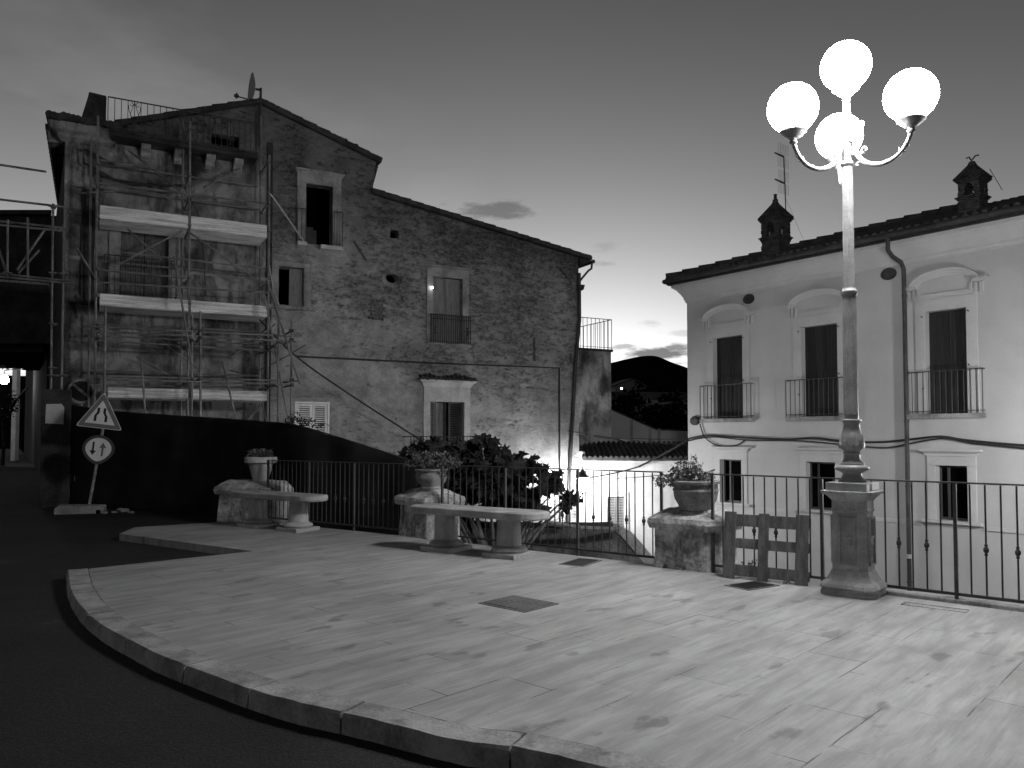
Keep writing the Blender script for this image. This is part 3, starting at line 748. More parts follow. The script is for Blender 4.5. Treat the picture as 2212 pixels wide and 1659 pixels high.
# weeds by its foot
def weed(px, py, n, h, label, seed, sz=.035):
    p = G(px, py); rng = random.Random(seed); m = MB()
    for i in range(n):
        a_ = rng.uniform(0, 2*PI); l_ = h*rng.uniform(.5, 1); e = Vector((p.x + math.cos(a_)*l_*.5, p.y + math.sin(a_)*l_*.3, l_))
        b0 = Vector((p.x + rng.uniform(-.05, .05), p.y + rng.uniform(-.02, .02), 0)); m.tube([b0, b0.lerp(e, .5) + Vector((0, 0, .02)), e], .002, 4, .001)
        for k in range(4): leaf_faces(m, b0.lerp(e, .4+.2*k), sz, rng)
    tag(m.build('weed', M['leaf2']), label, 'weed', 'weeds along the foot of the railing')
weed(1617, 1245, 16, .17, 'small leafy weed growing at the foot of the wooden pallet', 1)
weed(1480, 1232, 9, .05, 'low tuft of weed at the foot of the right stone pier', 2, .025)
weed(1438, 1228, 12, .05, 'flat dark weed at the left corner of the right stone pier', 3, .03)
weed(1700, 1262, 7, .05, 'tiny weed under the right end of the pallet', 4, .02)

# ================================================================== ROAD SIGNS
sp = G(192, 1107, -.1)
SF = Frame(sp.x, sp.y, R(18))
yaw = R(22)
t = empty('road_sign', (sp.x, sp.y, -.1), yaw, 'leaning post with a triangular road-narrows sign above a dented round priority sign', 'road sign'); t.scale = (.92, .92, .92)
depth = sp.y; ppm = F/depth
m = MB(); top = Vector((.33, 0, 2.40)); m.tube([(-.0, 0, .12), top*.5 + Vector((0, 0, .06)), top], .030, 12)
post = m.build('post', M['signpost'], t, smooth=True)
lean = Matrix.Rotation(R(8), 4, 'Y')
tri_c = Vector((.20, -.045, 2.09)); rnd_c = Vector((.165, -.045, 1.375))
def plate(m, pts, c, y0, y1, M0): m.M = Matrix.Translation(c) @ M0; m.prism(pts, y0, y1)
def tri(s, r=0.06):
    P = [Vector((-s/2, -s*.2887)), Vector((s/2, -s*.2887)), Vector((0, s*.5774))]; out = []
    for i in range(3):
        a, b, c = P[i-1], P[i], P[(i+1) % 3]
        for q in (0, .5, 1):
            p1 = b + (a-b).normalized()*r; p2 = b + (c-b).normalized()*r; out.append(tuple(p1*(1-q)**2 + b*2*q*(1-q) + p2*q*q))
    return out
tl = Matrix.Rotation(R(7), 4, 'Y')
m = MB(); plate(m, tri(.92), tri_c, -.004, .006, tl); so = m.build('triangle_rim', M['signw'], t)
m = MB(); plate(m, tri(.88), tri_c, -.009, -.0045, tl); m.build('triangle_border', M['signr'], so)
m = MB(); plate(m, tri(.60, .02), tri_c, -.013, -.0095, tl); m.build('triangle_field', M['signw'], so)
m = MB(); 
for s_ in (-1, 1):
    plate(m, [(s_*.035, .20), (s_*.085, .20), (s_*.085, .10), (s_*.13, .02), (s_*.13, -.10), (s_*.08, -.10), (s_*.08, .02), (s_*.035, .09)], tri_c + Vector((0, 0, -.02)), -.0165, -.0135, tl)
m.build('symbol', M['signb'], so)
def dent(k):
    P = []
    for i in range(40):
        th = 2*PI*i/40; r = .30*k; x = r*math.cos(th)*1.06; z = r*math.sin(th)
        if z < 0: x *= 1 - .30*(abs(z)/r)**1.6; z *= 1.12
        P.append((x, z))
    return P
rl2 = Matrix.Rotation(R(6), 4, 'Y')
m = MB(); plate(m, dent(1.0), rnd_c, -.004, .006, rl2); so = m.build('round_border', M['signd'], t)
m = MB(); plate(m, dent(.80), rnd_c, -.009, -.0045, rl2); m.build('round_field', M['signw'], so)
m = MB(); plate(m, [(-.125, .15), (-.085, .15), (-.085, -.04), (-.04, -.04), (-.105, -.14), (-.17, -.04), (-.125, -.04)], rnd_c, -.0125, -.0095, rl2); m.build('black_arrow', M['signb'], so)
m = MB(); plate(m, [(.06, -.15), (.10, -.15), (.10, .03), (.15, .03), (.08, .15), (.015, .03), (.06, .03)], rnd_c, -.0125, -.0095, rl2); m.build('red_arrow', M['signr'], so)
bk = G(175, 1109, -.1)
t = empty('concrete_block', (bk.x, bk.y, -.1), R(20), 'long broken concrete block holding the foot of the leaning sign post', 'block')
m = MB(); m.loft([[(-.44, -.14, 0), (.44, -.14, 0), (.44, .18, 0), (-.44, .18, 0)], [(-.44, -.13, .12), (.43, -.13, .14), (.43, .16, .14), (-.44, .16, .13)], [(-.38, -.09, .17), (.42, -.12, .15), (.42, .12, .15), (-.38, .12, .19)]])
o = m.build('block_body', M['rub'], t, bevel=.02); rough_up(o, .014, 5, 3, 4)
m = MB(); m.box(.28, .36, -.15, -.128, .0, .07); m.build('slot', M['black'], t)
rng = random.Random(5)
for i, (u, v, s_, lab) in enumerate(((265, 1106, .09, 'larger pale lump of rubble right of the sign base'), (247, 1108, .05, 'small stone between the sign base and the pale lump'), (285, 1109, .045, 'small stone right of the pale lump of rubble'), (226, 1109, .05, 'small chip of stone touching the concrete block'))):
    p = G(u, v, -.1); m = MB(); m.sphere((0, 0, s_*.35), s_, 9, 6, (1.5, 1, .6)); o = m.build('rubble_stone', M['rub']); o.location = (p.x, p.y, -.1); rough_up(o, s_*.35, 9, i); tag(o, lab, 'stone', 'stones lying by the black fence')

# round no-parking sign on the left facade side
p = at(176, 845, 18.2)
t = empty('round_sign', (p.x, p.y, p.z-1), R(22), 'round no-parking sign with a diagonal bar, unlit, behind the triangular sign', 'road sign')
m = MB(); m.tube([(.0, .03, -1.6), (.0, .03, 1.3)], .025, 10); m.build('post', M['steel'], t, smooth=True)
def disc(r, n=36): return [(r*math.cos(2*PI*i/n), r*math.sin(2*PI*i/n)) for i in range(n)]
c0 = Vector((0, 0, 1))
m = MB(); plate(m, disc(.29), c0, -.004, .004, Matrix.Identity(4)); so = m.build('disc', M['signpost'], t)
m = MB(); plate(m, disc(.235), c0, -.008, -.0045, Matrix.Identity(4)); m.build('field', M['signb'], so)
m = MB(); plate(m, [(-.24, -.03), (.24, -.03), (.24, .03), (-.24, .03)], c0, -.0115, -.0085, Matrix.Rotation(R(42), 4, 'Y')); m.build('diagonal_bar', M['signpost'], so)

# ================================================================== BLACK FENCE
def hoarding():
    base = [G(140, 1094, -.1), G(230, 1099, -.1), G(350, 1107, -.1), G(462, 1114, -.1)]
    base += [at(560, 1100, 13.9), at(640, 1100, 13.3), at(760, 1100, 12.9), at(900, 1100, 12.55)]
    tops = [(140, 872), (230, 886), (350, 895), (462, 902), (560, 909), (640, 918), (760, 953), (900, 998)]
    P = smooth_poly([Vector((b.x, b.y, 0)) for b in base], 14)
    Tz = []
    for b, tt in zip(base, tops): Tz.append(at(tt[0], tt[1], b.y).z)
    Z = smooth_poly([Vector((z, 0, 0)) for z in Tz], 14)
    vs = []; fs = []; nz_ = 22; n = len(P)
    from mathutils import noise
    for i, p in enumerate(P):
        q = i/(n-1); zb = -.12 if q < .44 else -1.9
        zt = Z[i].x + .012*noise.noise(Vector((i*.3, 0, 0))) - .02*abs(math.sin(i*.35))
        for j in range(nz_):
            f_ = j/(nz_-1); w = .10*noise.noise(Vector((i*.16, f_*2.4, 1))) + .07*noise.noise(Vector((i*.06, f_*6+i*.03, 4))) + .03*noise.noise(Vector((i*.5, f_*1.2, 7)))
            w *= (1 if f_ < .97 else .4)
            vs.append((p.x + w*.4, p.y - w, zb + (zt-zb)*f_))
    for i in range(n-1):
        for j in range(nz_-1): fs.append((i*nz_+j, (i+1)*nz_+j, (i+1)*nz_+j+1, i*nz_+j+1))
    t = empty('site_fence', (P[0].x, P[0].y, 0), 0, 'long black cloth site fence in front of the scaffolded building', 'fence')
    o = Vector((P[0].x, P[0].y, 0))
    m = MB(); m.add([Vector(v)-o for v in vs], fs); c = m.build('cloth', M['cloth'], t, smooth=True)
    s_ = c.modifiers.new('thick', 'SOLIDIFY'); s_.thickness = .006
    m = MB(); m.tube([Vector((P[i].x, P[i].y+.03, Z[i].x-.01))-o for i in range(0, n, 3)], .012, 6); m.build('top_wire', M['cable'], t)
    for i in range(4, n, 16):
        m = MB(); m.tube([Vector((P[i].x, P[i].y+.07, -.4 if i < n*.44 else -2))-o, Vector((P[i].x, P[i].y+.07, Z[i].x-.03))-o], .024, 8); m.build('post', M['steel'], t, smooth=True)
hoarding()
# climbing weed on the fence top
p = at(648, 908, 13.3); rng = random.Random(9); m = MB()
cloud(m, (p.x, p.y, p.z-.02), (.30, .12, .08), 120, .06, rng); cloud(m, (p.x-.1, p.y, p.z+.06), (.12, .1, .10), 50, .05, rng); cloud(m, (p.x+.35, p.y-.15, p.z-.08), (.2, .1, .05), 40, .05, rng)
tag(m.build('climbing_plant', M['leaf']), 'small climbing plant topping the black fence below the white shutters', 'plant')
# post panel with notice
p = G(122, 1078, -.1); pc = at(121, 950, 16.9)
t = empty('site_post', (pc.x, pc.y, -.1), R(22), 'dark upright board with a pale paper notice at the end of the black fence', 'board')
zt = at(121, 841, 16.9).z
m = MB(); m.box(-.28, .28, -.05, .05, 0, zt+.1); m.build('board', M['darkwall'], t, bevel=.01)
n0 = at(118, 884, 16.8); m = MB(); m.prism([(-.20, n0.z+.02-.1), (-.19, n0.z+.43-.1), (.10, n0.z+.44-.1), (.15, n0.z+.36-.1), (.14, n0.z+.0-.1)], -.056, -.051)
m.v = [v + Vector((0, 0, -.12)) for v in m.v]; m.build('notice', M['paper'], t)

# ================================================================== OLD BUILDING (left)
def quadB(fr, x0, y0, x1, y1, off=0.0):
    """hole from two photo corners: a level, upright rectangle in the wall plane"""
    s0, za = fr.p(x0, y0, off); s1, zb = fr.p(x1, y1, off)
    s0b, zb2 = fr.p(x0, y1, off)
    return (s0, s1, (zb + zb2)/2, (za + fr.p(x1, y0, off)[1])/2)
def rect(r): s0, s1, z0, z1 = r; return [(s0, z0), (s1, z0), (s1, z1), (s0, z1)]
old = fempty('old_house', FB, 'tall eroded stone house with gable, dark windows and lean-to roof, left of centre', 'house')
B = FB.p
sL = B(142, 262)[0]; zL = B(105, 262)[1]
sJ = B(577, 500)[0]; sR = B(1250, 700)[0]
gb0 = B(252, 275); gb1 = B(560, 226); gb2 = B(812, 350); gb3 = B(804, 421); gb4 = (sR, B(1250, 556)[1])
ZB = -4.6
wins = {}
def W_(k, x0, y0, x1, y1): wins[k] = quadB(FB, x0, y0, x1, y1); return wins[k]
W_('attic', 457, 292, 518, 326); W_('top', 661, 400, 717, 529); W_('small', 602, 577, 655, 661)
W_('vent', 843, 497, 861, 515); W_('balc', 935, 600, 998, 741); W_('white', 641, 872, 707, 938); W_('low', 928, 868, 1001, 1004)
W_('left', 262, 492, 362, 650)
# facade part (behind scaffold) and side gable part are separate sheets of render meeting at the corner strip
segs = [(sL, zL), (sJ, zL)]
mL = MB()
mL.wall([(sL, ZB), (sJ, ZB), (sJ, zL), (sL, zL)], [rect(wins['left'])], 0, .30)
mL.build('left_wall', M['facade'], old)
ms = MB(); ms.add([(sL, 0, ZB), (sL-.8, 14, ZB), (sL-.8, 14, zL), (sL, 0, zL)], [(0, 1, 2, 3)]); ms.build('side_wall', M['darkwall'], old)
# gable above the terrace, set back a little
mR = MB()
ov0 = B(833, 590); ov1 = B(860, 613)
ov = [((ov0[0]+ov1[0])/2 + (ov1[0]-ov0[0])/2*math.cos(2*PI*i/16), (ov0[1]+ov1[1])/2 + (ov0[1]-ov1[1])/2*math.sin(2*PI*i/16)) for i in range(16)]
mR.wall([(sJ, ZB), (sR, ZB), gb4, gb3, gb2, (gb1[0], gb1[1]), (sJ-.0, B(560, 226)[1]-.02) if gb1[0] < sJ else (sJ, gb1[1]), (sJ, zL)],
        [rect(wins[k]) for k in ('top', 'small', 'vent', 'balc', 'white', 'low')] + [ov], 0, .30) if False else None
top = [(sJ, ZB), (sR, ZB), gb4, gb3, gb2, gb1, gb0, (gb0[0], zL + .002), (sJ, zL + .002)]
if gb1[0] > sJ: pass
mR.wall(top, [rect(wins[k]) for k in ('top', 'small', 'vent', 'balc', 'white', 'low', 'attic')] + [ov], 0, .30)
D = 9.0
mR.add([(sR, 0, ZB), (sR, D, ZB), (sR, D, gb4[1]), (sR, 0, gb4[1])], [(0, 1, 2, 3)])
mR.add([(gb3[0], 0, gb3[1]), (gb3[0], D, gb3[1]), (gb2[0], D, gb2[1]), (gb2[0], 0, gb2[1])], [(0, 1, 2, 3)])
mR.add([(gb0[0], .3, zL-.5), (gb0[0], D, zL-.5), (gb0[0], D, gb0[1]), (gb0[0], .3, gb0[1])], [(0, 1, 2, 3)])
mR.add([(p[0], D, p[1]) for p in [(sJ, ZB), (sR, ZB), gb4, gb3, gb2, gb1, gb0, (sJ, gb0[1])]], [(0, 1, 2, 3, 4, 5, 6, 7)])
mR.build('gable_wall', M['old'], old)
# dark rooms behind the openings
def niche(par, r, y0, d, name='room', mat='black'):
    s0, s1, z0, z1 = r; e = .25; m = MB()
    m.add([(s0-e, y0, z0-e), (s1+e, y0, z0-e), (s1+e, y0, z1+e), (s0-e, y0, z1+e), (s0-e, y0+d, z0-e), (s1+e, y0+d, z0-e), (s1+e, y0+d, z1+e), (s0-e, y0+d, z1+e)],
          [(4, 5, 6, 7), (0, 1, 5, 4), (1, 2, 6, 5), (2, 3, 7, 6), (3, 0, 4, 7)]); return m.build(name, M[mat], par)
for k in ('top', 'small', 'vent', 'attic'): niche(old, wins[k], .301, 1.2)
niche(old, (min(p[0] for p in ov), max(p[0] for p in ov), min(p[1] for p in ov), max(p[1] for p in ov)), .301, .5)
# roofs -------------------------------------------------------------
def roof_slab(a, b, th, y0, y1, par, name='roof', bumps=0, seed=0):
    a = Vector((a[0], 0, a[1])); b = Vector((b[0], 0, b[1])); d = (b-a).normalized(); up = Vector((-d.z, 0, d.x)); up = up if up.z > 0 else -up
    m = MB(); P = [a, b, b+up*th, a+up*th]
    m.prism([(p.x, p.z) for p in P], y0, y1)
    L_ = (b-a).length; rng = random.Random(seed); o = m.build(name, M['tile'], par)
    m = MB(); k = int(L_/.30)
    for i in range(k):       # rows of cover tiles running down to the verge
        c = a + d*(L_*(i+.5)/k) + up*(th*.9)
        jag = rng.random() < bumps
        r = .085 + (.05 if jag else 0)
        m.tube([(c.x, y0-.01, c.z), (c.x, y0+.8, c.z+.01), (c.x, y1, c.z)], r*.5, 6)
    # overlapping edge tiles along the slope
    k = max(2, int(L_/.38)); 
    for i in range(k):
        p = a + d*(L_*i/k); q = a + d*(L_*(i+1.12)/k); lift = .012 + rng.uniform(-.008, .012)
        m.tube([p+up*(th+lift)+Vector((0, y0+.10, 0)), q+up*(th+.0)+Vector((0, y0+.10, 0))], .06, 7, .05)
    m.build('verge_tiles', M['tile'], o, smooth=True)
    return o
e = .0
roof_slab(gb0, gb1, .10, -.14, D, old, seed=1)
d_ = (Vector(gb2)-Vector(gb1)).normalized(); g2 = (gb2[0]+d_.x*.12, gb2[1]+d_.y*.12)
roof_slab(g2, (gb1[0]-.02, gb1[1]+.01), .12, -.14, D, old, bumps=.3, seed=2)
d_ = (Vector(gb4)-Vector(gb3)).normalized(); g4 = (gb4[0]+d_.x*.42, gb4[1]+d_.y*.42)
roof_slab(g4, (gb3[0]-.05, gb3[1]+.03), .10, -.16, D, old, seed=3)
# eave underside board, bracket and gutter of the lean-to
m = MB(); m.prism([(sR+.0, gb4[1]-.02), (g4[0]-.03, g4[1]-.02), (g4[0]-.03, g4[1]-.07), (sR+.0, gb4[1]-.30)], -.10, D); m.build('eave_board', M['door'], old)
m = MB(); m.tube([(g4[0]+.03, -.2, g4[1]-.06), (g4[0]+.03, D, g4[1]-.06)], .065, 8)
m.tube([(g4[0]+.02, -.12, g4[1]-.1), (g4[0]+.0, -.12, g4[1]-.28), (g4[0]-.12, -.12, g4[1]-.36), (sR+.06, -.12, g4[1]-.62), (sR-.02, -.12, g4[1]-.72)], .035, 8); m.build('gutter', M['pipe'], old, smooth=True)
# high eave under gable's right end
m = MB(); m.prism([(gb3[0], gb2[1]-.02), (gb3[0]+.18, gb2[1]-.10), (gb3[0]+.05, gb3[1]+.35), (gb3[0], gb3[1]+.35)], .02, D); m.build('eave_board', M['door'], old)
# drainpipe leaning down the right corner
q0 = B(1251, 590, -.08); q1 = B(1252, 690, -.08); q2 = B(1243, 790, -.08); q3 = B(1231, 1010, -.08)
m = MB(); m.tube([(q0[0], -.08, q0[1]), (q1[0], -.08, q1[1]), (q2[0], -.08, q2[1]), (q3[0], -.08, q3[1]), (q3[0]-.1, -.08, -2)], .058, 10); m.build('drainpipe', M['pipe'], old, smooth=True)
m = MB(); c = B(1254, 622, -.1); m.lathe([(.06, -.08), (.11, -.04), (.13, .06), (.15, .08)], (c[0], -.10, c[1]), 12); m.build('hopper', M['pipe'], old, smooth=True)
# corner strip between facade and gable wall
m = MB(); c0 = B(579, 320); c1 = B(588, 320); m.box(c0[0]-.02, c1[0]+.02, -.05, .02, .3, c0[1]+.15); o = m.build('corner_strip', M['darkwall'], old, bevel=.01); rough_up(o, .01, 3, 2, 4)
# surrounds, hoods, sills
def surround(par, r, w, mat, y=-.05, wt=None, z_lo=None, hood=None, sill=None, rough=.006):
    s0, s1, z0, z1 = r; wt = wt or w; zl = z0 if z_lo is None else z_lo
    m = MB(); m.box(s0-w, s0, y, .04, zl, z1); m.box(s1, s1+w, y, .04, zl, z1); m.box(s0-w, s1+w, y-.003, .04, z1, z1+wt)
    o = m.build('surround', M[mat], par, bevel=.012)
    if rough: rough_up(o, rough, 6, s0, 4)
    if hood:
        hw, hh, hy = hood; m = MB(); zt = z1+wt
        m.loft([[(s0-w-a, -b, z), (s1+w+a, -b, z), (s1+w+a, .04, z), (s0-w-a, .04, z)] for a, b, z in ((.0, .06, zt+.001), (hw*.35, hy*.4, zt+hh*.25), (hw*.4, hy*.5, zt+hh*.45), (hw, hy, zt+hh*.7), (hw, hy, zt+hh))])
        m.build('hood', M[mat], par, bevel=.006)
    if sill:
        a, b, h = sill; m = MB(); m.box(s0-w-a, s1+w+a, -b, .04, zl-h, zl-.002); o = m.build('sill', M[mat], par, bevel=.01); rough_up(o, .006, 6, s1, 3)
surround(old, wins['top'], .24, 'surround', hood=(.07, .12, .14))
s0, s1, z0, z1 = wins['top']
m = MB(); m.box(s0-.25, s0-.0, -.20, .04, z0-.10, z0); o = m.build('sill', M['surround2'], old, bevel=.012); rough_up(o, .012, 7, 1, 4)
m = MB(); m.box(s1-.36, s1+.24, -.24, .04, z0-.14, z0-.03); o = m.build('sill', M['surround2'], old, bevel=.012); rough_up(o, .012, 7, 2, 4)
m = MB(); m.box(s0+.15, s1-.2, .9, .96, z0+.0, z0+.62); m.box(s0+.05, s1-.3, .85, 1.0, z0+.62, z0+.68); m.build('inner_rail', M['shutterd'], old)
surround(old, wins['small'], .20, 'surround', wt=.12, sill=(.10, .12, .10))
surround(old, wins['balc'], .20, 'surround', wt=.26, hood=(.04, .07, .08), sill=(.0, .14, .05))
surround(old, wins['low'], .20, 'surround2', wt=.42, z_lo=wins['low'][2]-.3, hood=(.14, .22, .20))
s0, s1, z0, z1 = wins['low']
m = MB(); rng = random.Random(4)
for i in range(13):
    x = s0-.36 + (s1-s0+.72)*(i+.5)/13; m.tube([(x, -.22, z1+.66), (x, .02, z1+.74+.05*math.sin(i*.9)+rng.uniform(-.03, .03))], .055, 6, .06)
m.box(s0-.38, s1+.38, -.22, .03, z1+.63, z1+.655); o = m.build('hood_top', M['darkwall'], old); rough_up(o, .03, 7, 1, 1)
surround(old, wins['left'], .26, 'surround', hood=(.04, .08, .1))
# ring round the oval vent, frame of square vent
cx, cz = sum(p[0] for p in ov)/16, sum(p[1] for p in ov)/16
m = MB(); rx = max(p[0] for p in ov)-cx; rz = max(p[1] for p in ov)-cz
rings = [[(cx+(rx+a)*math.cos(2*PI*i/24), y, cz+(rz+a)*math.sin(2*PI*i/24)) for i in range(24)] for a, y in ((0, .02), (0, -.03), (.12, -.025), (.13, .02))]
vs = [p for r_ in rings for p in r_]; m.add(vs, [(k*24+i, k*24+(i+1) % 24, (k+1)*24+(i+1) % 24, (k+1)*24+i) for k in range(3) for i in range(24)]); m.build('vent_ring', M['facade'], old, smooth=True)
# rubble patch where a window was walled up
pr_ = quadB(FB, 795, 646, 828, 692); m = MB(); 
for i in range(5):
    for j in range(6):
        w_ = (pr_[1]-pr_[0])/5; h_ = (pr_[3]-pr_[2])/6; x = pr_[0]+w_*(i+(.5 if j % 2 else 0)); z = pr_[2]+h_*j
        m.box(x+.01, min(x+w_-.01, pr_[1]+.1), -.03-random.random()*.03, .02, z+.008, z+h_-.008)
o = m.build('walled_up_stones', M['gwall'], old, bevel=.012); rough_up(o, .035, 5, 4, 2)
# shutters and doors
def shutter(par, s0, s1, z0, z1, y, mat, louvres=0, name='shutter', th=.035, panels=0, fr_=.05):
    m = MB(); f = fr_
    m.box(s0, s0+f, y, y+th, z0, z1); m.box(s1-f, s1, y, y+th, z0, z1); m.box(s0+f, s1-f, y, y+th, z0, z0+f); m.box(s0+f, s1-f, y, y+th, z1-f, z1)
    if louvres:
        n_ = int((z1-z0-2*f)/louvres)
        for i in range(n_):
            z = z0+f+(z1-z0-2*f)*(i+.5)/n_; hh = louvres*.30
            m.add([(s0+f, y+.002, z-hh), (s1-f, y+.002, z-hh), (s1-f, y+th-.004, z+hh), (s0+f, y+th-.004, z+hh), (s0+f, y+.008, z-hh-.006), (s1-f, y+.008, z-hh-.006), (s1-f, y+th-.001, z+hh-.008), (s0+f, y+th-.001, z+hh-.008)], [(0, 1, 2, 3), (7, 6, 5, 4), (0, 4, 5, 1), (3, 2, 6, 7)])
    else: m.box(s0+f, s1-f, y+.012, y+th, z0+f, z1-f)
    for k in range(panels): 
        zz = z0+(z1-z0)*(k+1)/(panels+1); m.box(s0+f, s1-f, y+.002, y+.014, zz-.03, zz+.03)
    return m.build(name, M[mat], par, bevel=.003)
s0, s1, z0, z1 = wins['small']; mid = s0+(s1-s0)*.46
shutter(old, mid, s1-.01, z0, z1-.02, .10, 'shutter', panels=2); m = MB(); m.box(s0, s1, .16, .20, z1-.04, z1); m.build('window_frame', M['shutterd'], old)
s0, s1, z0, z1 = wins['balc']; mid = (s0+s1)/2
shutter(old, s0+.01, mid-.012, z0, z1-.01, .12, 'shutter', panels=1); shutter(old, mid+.012, s1-.01, z0, z1-.01, .12, 'shutter', panels=1)
m = MB(); m.box(mid-.03, mid+.03, .095, .119, z0, z1-.01); m.build('shutter_bar', M['shutter'], old, bevel=.004)
niche(old, wins['balc'], .301, .2)
s0, s1, z0, z1 = wins['white']; mid = (s0+s1)/2
m = MB(); m.box(s0-.05, s1+.05, -.02, .05, z1, z1+.05); m.box(s0-.05, s0, -.02, .05, z0, z1); m.box(s1, s1+.05, -.02, .05, z0, z1); m.box(s0-.08, s1+.08, -.05, .05, z0-.06, z0-.002); m.build('window_frame', M['shutterw'], old, bevel=.004)
shutter(old, s0+.005, mid-.006, z0, z1-.01, -.005, 'shutterw', louvres=.055, fr_=.06); shutter(old, mid+.006, s1-.005, z0, z1-.01, -.005, 'shutterw', louvres=.055, fr_=.06)
niche(old, wins['white'], .301, .2)
s0, s1, z0, z1 = wins['low']; w_ = s1-s0
shutter(old, s0+.01, s0+w_*.22, z0, z1-.01, .0, 'shutter', louvres=.05, fr_=.035); shutter(old, s0+w_*.56, s1-.01, z0, z1-.01, .02, 'shutterd', louvres=.05, fr_=.05)
m = MB(); m.box(s0+w_*.22, s0+w_*.50, .24, .27, z0, z1-.02); m.build('door_leaf', M['shutter'], old); m = MB(); m.box(s0+w_*.49, s0+w_*.56, .18, .24, z0, z1-.02); m.build('door_leaf', M['shutterd'], old)
niche(old, wins['low'], .301, .2)
s0, s1, z0, z1 = wins['left']; mid = (s0+s1)/2
for a, b in ((s0+.01, mid-.01), (mid+.01, s1-.01)): shutter(old, a, b, z0, z1-.01, .16, 'wood', panels=2, name='door_leaf', fr_=.09)
niche(old, wins['left'], .301, .2)
# stone bands, pilaster and string courses
for (x0, y0, x1, y1, y_, nm, mt) in ((150, 393, 572, 433, -.05, 'stone_band', 'surround'), (150, 452, 205, 466, -.04, 'stone_band', 'surround'), (400, 583, 573, 615, -.04, 'stone_band', 'surround'), (150, 552, 205, 560, -.04, 'stone_band', 'surround')):
    a = B(x0, y0); b = B(x1, y1); m = MB(); h = .10; m.box(a[0], b[0], y_, .02, a[1]-h, a[1]); o = m.build(nm, M[mt], old, bevel=.01); rough_up(o, .01, 4, x0, 5)
a = B(178, 410); b = B(202, 660); m = MB(); m.box(a[0], b[0], -.09, .02, b[1], a[1]); o = m.build('pilaster', M['darkwall'], old, bevel=.01); rough_up(o, .01, 4, 3, 4)
a = B(640, 770); b = B(1207, 795); m = MB(); m.tube([(a[0], -.03, a[1]), ((a[0]+b[0])/2, -.03, (a[1]+b[1])/2-.02), (b[0], -.03, b[1]), (b[0]+.02, -.03, -2.5)], .028, 6); m.build('string_conduit', M['darkwall'], old)
a = B(640, 845); b = B(725, 858); m = MB(); m.box(B(628, 0)[0] if False else B(632, 855)[0], B(735, 858)[0], -.05, .02, b[1]-.02, b[1]+.03); m.build('stone_band', M['facade'], old)
# iron wall anchors
for (x0, y0, x1, y1) in ((763, 521, 790, 563), (1200, 574, 1234, 612), (1152, 730, 1153, 781), (1232, 765, 1233, 786), (168, 640, 168, 688)):
    a = B(x0, y0); b = B(x1, y1); m = MB(); m.tube([(a[0], -.05, a[1]), (b[0], -.05, b[1])], .028, 6)
    c = ((a[0]+b[0])/2, (a[1]+b[1])/2); m.sphere((c[0], -.07, c[1]), .05, 8, 6)
    if x0 == 168: m.tube([(a[0]-.17, -.05, a[1]-.14), (a[0]+.17, -.05, a[1]-.14)], .03, 6); m.sphere((a[0], -.06, a[1]-.02), .06, 8, 6)
    m.build('wall_anchor', M['rust'] if x0 != 1200 else M['facade'], old, smooth=True)
# railings on the house
def h_rail(par, fr, r, y, h, z0, n, name='balcony_railing', mat='iron', ret=True, r_=.009, top=.014, scroll=None, mid=None):
    s0, s1 = r; t = MB(); y0 = -y
    t.tube([(s0, y0, z0+h), (s1, y0, z0+h)], top, 6); t.tube([(s0, y0, z0+.06), (s1, y0, z0+.06)], r_, 6)
    if mid: t.tube([(s0, y0, z0+h-mid), (s1, y0, z0+h-mid)], r_, 6)
    if ret:
        for s_ in (s0, s1): t.tube([(s_, y0, z0+h), (s_, .02, z0+h)], top, 6); t.tube([(s_, y0, z0+.06), (s_, .02, z0+.06)], r_, 6)
    for s_ in (s0, s1): t.tube([(s_, y0+.001, z0), (s_, y0+.001, z0+h)], r_*1.2, 6)
    o = t.build(name, M[mat], par)
    src = None
    for i in range(1, n):
        x = s0+(s1-s0)*i/n
        if src is None: q = MB(); q.tube([(0, 0, 0), (0, 0, h)], r_, 6); src = q.build('baluster', M[mat], o); src.location = (x, y0, z0)
        else: part(src, 'baluster', o, (x, y0, z0))
    return o
s0, s1, z0, z1 = wins['top']
h_rail(old, FB, (s0-.25, s0-.02), .14, B(645, 452)[1]-z0, z0-.01, 2, ret=False); h_rail(old, FB, (s1+.01, s1+.24), .18, B(735, 461)[1]-z0, z0-.02, 3, ret=False)
s0, s1, z0, z1 = wins['balc']
o = h_rail(old, FB, (s0-.11, s1+.20), .16, .83, z0-.04, 18, mid=.12, r_=.013)
m = MB()
for cx_ in (s0+.0, s1+.12, mid):
    for k in range(3): m.sphere((s1+.11 if cx_ != s0 else s0+.02, -.16, z0+.25+k*.09), .035, 8, 5)
m.build('ornament', M['iron'], o)
s0, s1, z0, z1 = wins['low']; zz = B(960, 943, -.6)[1]-1.0
a0 = B(886, 943, -.6)[0]; a1 = B(1036, 943, -.6)[0]
m = MB(); m.box(a0, a1, -.62, .03, zz-.12, zz); m.build('balcony_slab', M['surround'], old, bevel=.01)
h_rail(old, FB, (a0+.02, a1-.02), .6, 1.0, zz, 22, mid=.14)
s0, s1, z0, z1 = wins['left']; h_rail(old, FB, (s0-.35, s1+.15), .45, .95, z0, 14)
m = MB(); m.box(s0-.4, s1+.2, -.48, .03, z0-.14, z0-.002); m.build('balcony_slab', M['surround'], old, bevel=.01)
